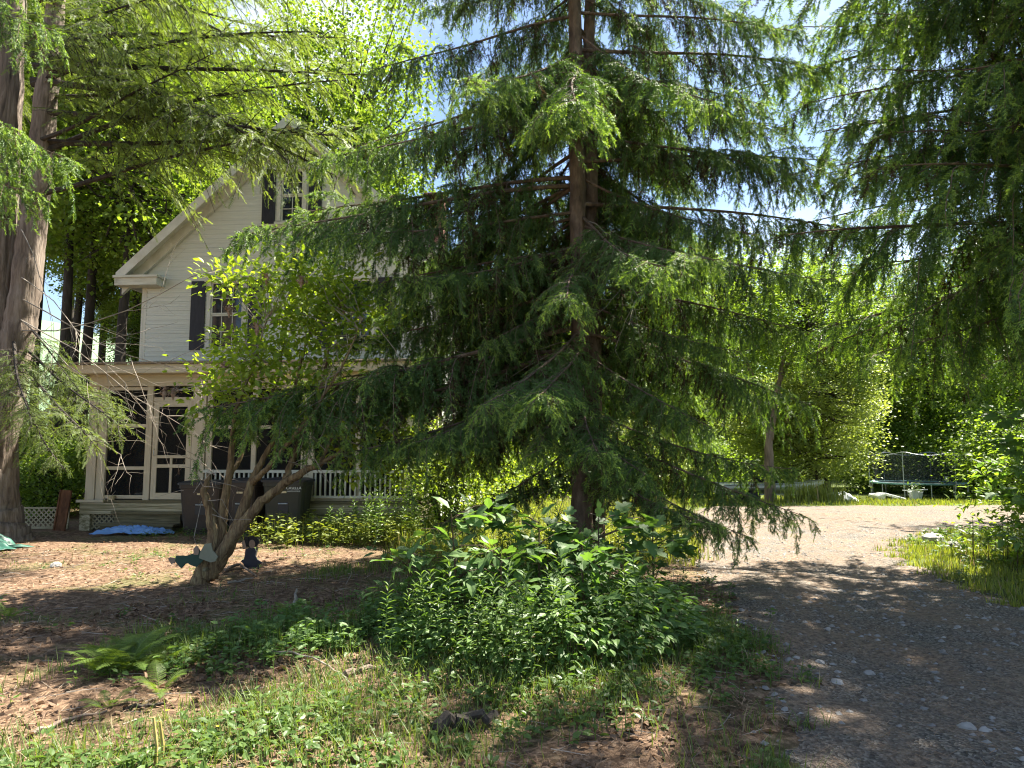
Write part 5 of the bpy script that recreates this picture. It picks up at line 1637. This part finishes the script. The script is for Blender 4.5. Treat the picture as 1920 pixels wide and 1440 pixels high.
# ------------------------------------------------------------------ single stones and sticks
def stone(px, py, s, label, k='stone_pale'):
    g_ = G(px, py)
    rs = np.random.default_rng(int(px))
    n1, n2 = 9, 6
    v = [(0, 0, .55)]
    for i in range(1, n2):
        ph = math.pi * i / n2
        for j in range(n1):
            th = 6.2832 * j / n1
            r_ = rs.uniform(.8, 1.12)
            v.append((r_ * math.sin(ph) * math.cos(th), .8 * r_ * math.sin(ph) * math.sin(th), .55 * r_ * math.cos(ph)))
    v.append((0, 0, -.5))
    t = []; q = []
    for j in range(n1): t.append((0, 1 + j, 1 + (j + 1) % n1)); t.append((len(v) - 1, len(v) - 1 - n1 + (j + 1) % n1, len(v) - 1 - n1 + j))
    for i in range(n2 - 2):
        for j in range(n1):
            a_ = 1 + i * n1 + j; c_ = 1 + i * n1 + (j + 1) % n1
            q.append((a_, a_ + n1, c_ + n1, c_))
    b = MB(); b.add(np.array(v) * s, t, q)
    o = b.build('stone', k)
    o.location = (g_[0], g_[1], float(hgt(g_[0], g_[1])) + s * .3)
    o.rotation_euler = (0, 0, rs.uniform(0, 6))
    tag(o, label, 'stone')
stone(1570, 1285, .05, 'pale rounded stone alone at the left of the driveway')
stone(1815, 1372, .055, 'left of two stones near the bottom right corner', 'stone')
stone(1848, 1378, .045, 'right of two pale stones near the bottom right corner')
stone(1538, 1246, .045, 'flat pale stone on the driveway edge above the rounded one')
stone(1630, 1265, .05, 'grey stone sunk in the driveway near its left side', 'stone')
stone(1750, 1022, .22, 'flat pale rock on the bright verge by the bushes')
stone(1788, 1030, .16, 'small grey rock right of the pale rock on the verge', 'stone')
stone(105, 1062, .10, 'pale stone on the sunny needle litter left of trunk')
def stick(pts, r, label, k='twig_dead', name='stick'):
    pp = []
    for (x, y, h_) in pts:
        g_ = G(x, y); pp.append((g_[0], g_[1], float(hgt(g_[0], g_[1])) + r * .6 + h_))
    o0 = np.array(pp[0])
    pts_ = np.array(pp) - o0
    t = np.linspace(0, 1, len(pts_)); tt = np.linspace(0, 1, 4 * len(pts_))
    q_ = np.stack([np.interp(tt, t, pts_[:, i]) for i in range(3)], 1) + rng.normal(0, r * .4, (len(tt), 3))
    b = MB(); b.tube(q_, np.linspace(r, r * .5, len(tt)), 7, jitter=.15)
    o = b.build(name, k); o.location = o0
    tag(o, label, 'stick')
stick([(490, 1238, .03), (540, 1243, .07), (590, 1256, .07), (640, 1280, .04), (662, 1293, .0)], .009, 'long pale curved stick lying over foreground weeds')
stick([(240, 1200, 0), (290, 1192, .01)], .02, 'short dark branch piece left of the ferns', 'bark_dark')
stick([(230, 1332, 0), (310, 1322, .01)], .016, 'dark stick on the ground below the small fern', 'bark_dark')
stick([(60, 1378, 0), (130, 1352, .01), (200, 1340, .01)], .015, 'bent grey stick at the lower left', 'bark_maple')
stick([(642, 1275, 0), (700, 1268, .01)], .03, 'thick weathered stick left of the shrub mound', 'bark_maple')
stick([(550, 1150, 0), (556, 1118, .03)], .022, 'upright splinter of wood in the shade below trunk', 'twig_dead')
stick([(420, 1075, .02), (450, 1068, .03), (480, 1082, .02)], .025, 'broken log piece at the foot of the gnarled trunk', 'bark_maple')
stick([(425, 1092, .0), (475, 1085, .02)], .018, 'grey stick lying beside the gnarled trunk base', 'twig_dead')
# log half buried below the shrub mound
stick([(810, 1382, .02), (880, 1372, .03), (930, 1362, .02)], .045, 'short rotten log at the front of the shrub mound', 'bark_dark', 'log')

# two cut yellow stems at the bottom left
for i, (x0, x1, yb, yt, lab) in enumerate(((292, 288, 1440, 1345, 'left one of two cut yellow stems at the bottom edge'), (304, 300, 1440, 1352, 'right one of two cut yellow stems at the bottom edge'))):
    g_ = G(x0, 1436); Y = g_[1]
    tpp = P(x1, yt, Y)
    z0 = float(hgt(g_[0], Y))
    b = MB(); b.tube([(0, 0, -.05), (.0, 0, .1), (tpp[0] - g_[0], .0, tpp[2] - z0)], [.010, .009, .007], 7)
    o = b.build('cut_stem', 'yellow_stem'); o.location = (g_[0], Y, z0)
    tag(o, lab, 'plant stem')

# ------------------------------------------------------------------ ferns
def frond_mesh(seed, L=.62):
    rs = np.random.default_rng(seed)
    b = MB()
    n = 22
    t = np.linspace(0, 1, n)
    x = L * t * (1 - .12 * t); z = L * (.75 * t - .62 * t * t)
    pts = np.stack([x, .02 * np.sin(3 * t), z], 1)
    b.tube(pts, np.linspace(.004, .001, n), 4, 0, cap=False)
    for i in range(3, n):
        w = L * .25 * math.sin(min(1, t[i] * 1.5 + .12) * 1.9) * (1.06 - t[i] ** 2.2)
        if w < .006: continue
        tg = pts[i] - pts[i - 1]; tg /= np.linalg.norm(tg)
        for sd in (-1, 1):
            d = np.array([0, sd, 0]) * .92 + tg * .42 + np.array([0, 0, -.18 + rs.normal(0, .06)])
            d /= np.linalg.norm(d)
            up = np.cross(d, tg) * sd; up /= np.linalg.norm(up)
            sw = np.cross(up, d)
            base = pts[i]
            k = 7
            for q_ in range(k):
                f = (q_ + .2) / k
                c = base + d * w * f
                pw = .013 * (1 - .7 * f) + .003
                for s2 in (-1, 1):
                    b.add([c - d * .009, c + d * .009, c + sw * s2 * pw + d * .008], [(0, 1, 2)], None, 0)
            b.add([base, base + d * w * .5 + sw * .003, base + d * w, base + d * w * .5 - sw * .003], [(0, 1, 2), (0, 2, 3)], None, 0)
    return b.mesh('frond', 'fern')
FR = [frond_mesh(i) for i in range(3)]
def fern(px, py, n, s, label, spread=6.2832, a0=0):
    g_ = G(px, py)
    f = empty('fern', (g_[0], g_[1], float(hgt(g_[0], g_[1]))), 0, label, 'fern')
    for i in range(n):
        a = a0 + spread * i / n + rng.uniform(-.25, .25)
        sc = s * rng.uniform(.75, 1.15)
        m = Matrix.Rotation(a, 4, 'Z') @ Matrix.Translation((.02, 0, 0)) @ Matrix.Rotation(-rng.uniform(.05, .65), 4, 'Y') @ Matrix.Diagonal((sc, sc, sc, 1))
        link('frond', FR[i % 3], f, m)
fern(235, 1262, 14, .72, 'largest bright green fern on the litter at left')
fern(262, 1232, 11, .62, 'fern just behind the largest one')
fern(205, 1236, 9, .55, 'fern behind the largest one towards the left')
fern(305, 1250, 9, .55, 'sunlit fern touching the right of the largest one')
fern(300, 1300, 6, .42, 'small fern just below the largest one')
fern(185, 1268, 7, .5, 'small fern at the left foot of the largest one')
fern(545, 1178, 5, .5, 'lone small fern in the shade below the trunk')
fern(200, 1330, 6, .35, 'tiny fern nearest the bottom left')
fern(15, 1160, 6, .45, 'small fern cut by the left picture edge')

# ------------------------------------------------------------------ saplings and stalks of the shrub mound
def one_leaf(k, tv, tt, nm):
    b = MB(); b.batch(tv, tt, np.eye(3)[None], np.zeros((1, 3)), 0)
    b.tube([(-.35, 0, .03), (-.15, 0, .015), (0, 0, 0)], [.010, .009, .008], 3, 0, cap=False)
    return b.mesh(nm, k)
LEAF_MAPLE = one_leaf('sapling', MAP_V, MAP_T, 'maple_leaf')
LEAF_OVAL = one_leaf('sapling', OV_V, OV_T, 'oval_leaf')
def sapling(x, y, h, nl, leaf, lsz, spread, label, lean=(0, 0), name='sapling'):
    z0 = float(hgt(x, y))
    t = empty(name, (x, y, z0), 0, label, 'sapling')
    b = MB()
    top = np.array([lean[0], lean[1], h])
    main = np.array([[0, 0, -.05], [lean[0] * .3, lean[1] * .3, h * .5], top])
    b.tube(main, [.014, .010, .004], 6)
    ends = []
    for i in range(11):
        f = rng.uniform(.3, .97)
        p0 = main[1] * (1 - abs(2 * f - 1)) + (main[2] * max(0, 2 * f - 1) if f > .5 else main[0] * max(0, 1 - 2 * f))
        a = rng.uniform(0, 6.2832)
        e = p0 + np.array([math.cos(a), math.sin(a), .25]) * spread * rng.uniform(.5, 1.0)
        b.tube([p0, (p0 + e) / 2 + np.array([0, 0, .04]), e], [.006, .004, .002], 4, 0, cap=False)
        ends.append((p0, e))
    ends.append((main[1], top))
    b.build('stem', 'twig', t)
    for i in range(nl):
        p0, e = ends[i % len(ends)]
        f = rng.uniform(.35, 1.05)
        p = p0 + (e - p0) * f + rng.normal(0, .03, 3)
        d = (e - p0) / (np.linalg.norm(e - p0) + 1e-6) * .5 + rng.normal(0, .6, 3) + np.array([0, 0, -.22])
        d[2] *= .55
        s = lsz * rng.uniform(.65, 1.2)
        Rm = frames(d[None], rng.normal(0, .35, 1))[0] * s
        m = Matrix(Rm.tolist()).to_4x4()
        m.translation = Vector(p + d / np.linalg.norm(d) * s * .3)
        link('leaf', leaf, t, m)
def gx(px, Y): return at(px, Y)
sapling(gx(860, 6.2), 6.2, .98, 90, LEAF_OVAL, .17, .5, 'broad oval leaved sapling, tallest at the left of the mound', (-.05, -.1))
sapling(gx(1010, 6.4), 6.4, .90, 90, LEAF_MAPLE, .16, .5, 'maple sapling in the middle of the shrub mound')
sapling(gx(1120, 6.6), 6.6, .92, 80, LEAF_MAPLE, .16, .5, 'maple sapling directly before the spruce trunk')
sapling(gx(1220, 7.0), 7.0, .85, 80, LEAF_MAPLE, .15, .5, 'maple sapling at the right end of the shrub mound')
sapling(gx(770, 6.5), 6.5, .65, 90, LEAF_OVAL, .14, .55, 'low spreading oval leaved sapling at the mound\'s left end')
sapling(gx(1170, 9.0), 9.0, 1.75, 60, LEAF_OVAL, .15, .40, 'dark sapling rising right of the spruce trunk')
sapling(gx(940, 5.7), 5.7, .75, 70, LEAF_OVAL, .13, .4, 'short oval leaved sapling at the front of the mound')
sapling(gx(1090, 5.9), 5.9, .75, 60, LEAF_MAPLE, .13, .4, 'short leafy sapling at the mound\'s front right')
# thicket right of the driveway
for px, Y, h, nl, lf, sz, sp, lab in ((1945, 9.6, 2.3, 170, LEAF_MAPLE, .18, .9, 'tall maple sapling hanging over the right picture edge'),
                                     (1915, 10.4, 1.6, 140, LEAF_OVAL, .14, .7, 'dark leafy sapling left in the right hand thicket'),
                                     (1955, 8.8, 1.1, 120, LEAF_OVAL, .13, .6, 'low leafy sapling at the front of the right hand thicket'),
                                     (1985, 10.8, 2.6, 170, LEAF_MAPLE, .18, 1.0, 'maple sapling at the back of the right hand thicket')):
    sapling(gx(px, Y), Y, h, nl, lf, sz, sp, lab)
def stalk_mesh(seed, h=.8, n=34):
    rs = np.random.default_rng(700 + seed)
    b = MB()
    c = np.array([[0, 0, -.03], [.02 * rs.normal(), .02, h * .5], [.06 * rs.normal(), .05 * rs.normal(), h]])
    b.tube(c, [.005, .004, .002], 4, 0, cap=False)
    f = np.linspace(.12, 1, n)
    p = np.stack([np.interp(f, [0, .5, 1], c[:, i]) for i in range(3)], 1)
    a = np.arange(n) * 2.4
    d = np.stack([np.cos(a), np.sin(a), .15 + .8 * f ** 3 - .2 * (1 - f)], 1)
    s = (.05 + .075 * np.sin(np.clip(f, 0, 1) * 2.7))
    b.batch(NAR_V, OV_T, frames(d, rs.normal(0, .2, n)) * s[:, None, None], p, 1)
    return b.mesh('stalk', ['weed', 'weed'])
ST = [stalk_mesh(i) for i in range(4)]
def clump(px, Y, n, s, r, label):
    x = gx(px, Y)
    t = empty('goldenrod_clump', (x, Y, float(hgt(x, Y))), 0, label, 'plant')
    for i in range(n):
        ox, oy = rng.normal(0, r, 2)
        k = s * rng.uniform(.65, 1.15)
        m = Matrix.Translation((ox, oy, float(hgt(x + ox, Y + oy) - hgt(x, Y)))) @ Matrix.Rotation(rng.normal(0, .13), 4, 'X') @ Matrix.Rotation(rng.uniform(0, 6), 4, 'Z') @ Matrix.Diagonal((k, k, k, 1))
        link('stalk', ST[i % 4], t, m)
clump(1030, 5.25, 11, .9, .16, 'narrow leaved stalks at the front centre of the mound')
clump(930, 5.2, 10, .8, .16, 'narrow leaved stalks left of the mound\'s front')
clump(850, 5.45, 9, .7, .18, 'leafy stalks at the mound\'s lower left')
clump(780, 5.9, 12, .65, .18, 'shorter stalks at the far left foot of the mound')
clump(1130, 5.6, 10, .8, .17, 'leafy stalks at the lower right of the mound')
clump(1210, 6.6, 8, .75, .2, 'stalks mixed with dry grass at the mound\'s right')
clump(1080, 7.6, 16, .95, .25, 'stalks in shade behind the maple saplings')
clump(900, 7.6, 16, .85, .25, 'stalks in shade behind the oval leaved sapling')
clump(720, 12.8, 16, 1.0, .3, 'tall sunlit stalks before the right end of the porch')
clump(660, 13.2, 12, .9, .25, 'sunlit stalks below the porch railing')
clump(800, 13.6, 14, 1.2, .3, 'sunlit stalks beside the porch corner')
# dense leafy undergrowth inside the mound
def mound_leaves():
    n = 5200
    a = rng.uniform(0, 6.2832, n); r = np.sqrt(rng.random(n))
    x = .25 + 1.35 * r * np.cos(a); y = 6.3 + 1.2 * r * np.sin(a)
    top = .78 * (1 - .6 * r ** 2) * (.75 + .3 * np.sin(5 * x) * np.sin(4 * y))
    z = hgt(x, y) + top * rng.random(n) ** .7
    d = np.stack([np.cos(a) + rng.normal(0, .6, n), np.sin(a) - .3 + rng.normal(0, .6, n), rng.normal(-.15, .3, n)], 1)
    b = MB()
    b.batch(OV_V * np.array([1, .85, 1]), OV_T, frames(d, rng.normal(0, .4, n)) * rng.uniform(.05, .12, n)[:, None, None], np.stack([x, y, z], 1), 0)
    for i in range(0, n, 14):
        b.tube([(x[i], y[i], hgt(x[i], y[i])), (x[i] + .02, y[i], z[i])], [.004, .002], 3, 1, cap=False)
    tag(b.build('undergrowth', ['sapling', 'twig']), 'dense tangled green undergrowth filling the shrub mound', 'undergrowth', kind='stuff')
mound_leaves()
def thicket_leaves():
    n = 9000
    x = 8.3 + rng.normal(0, .75, n); y = 10.4 + rng.normal(0, .8, n)
    k = (x > 6.8) & (np.abs(y - 10.3) < 1.5); x, y = x[k], y[k]; n = len(x)
    z = hgt(x, y) + rng.random(n) ** .8 * 1.9 * np.clip((x - 6.3) / 1.2, .1, 1)
    b = MB()
    b.batch(OV_V, OV_T, frames(rand_dirs(n, .5)) * rng.uniform(.07, .15, n)[:, None, None], np.stack([x, y, z], 1), 0)
    for i in range(0, n, 14):
        if z[i] - hgt(x[i], y[i]) < .7: b.tube([(x[i], y[i], hgt(x[i], y[i])), (x[i] + .03, y[i], z[i])], [.006, .003], 3, 1, cap=False)
    tag(b.build('undergrowth', ['maple', 'twig']), 'leafy undergrowth of the thicket right of the driveway', 'undergrowth', kind='stuff')
thicket_leaves()

# little flowers
for px, py, k, lab in ((312, 1330, 'flower_yellow', 'single yellow flower left of the bottom centre'), (407, 1366, 'flower_yellow', 'yellow flower further right in the foreground litter')):
    g_ = G(px, py + 14)
    z0 = float(hgt(g_[0], g_[1]))
    f = empty('wild_flower', (g_[0], g_[1], z0), 0, lab, 'flower')
    b = MB(); b.tube([(0, 0, -.02), (.005, 0, .05)], .0015, 4); b.build('stem', 'weed', f)
    b = MB(); n = 6; a = np.arange(n) * 6.2832 / n
    b.batch(LEAF2_V, LEAF2_T, frames(np.stack([np.cos(a), np.sin(a), np.full(n, .3)], 1)) * .016, np.tile([.005, 0, .05], (n, 1)), 0)
    b.build('petals', k, f)
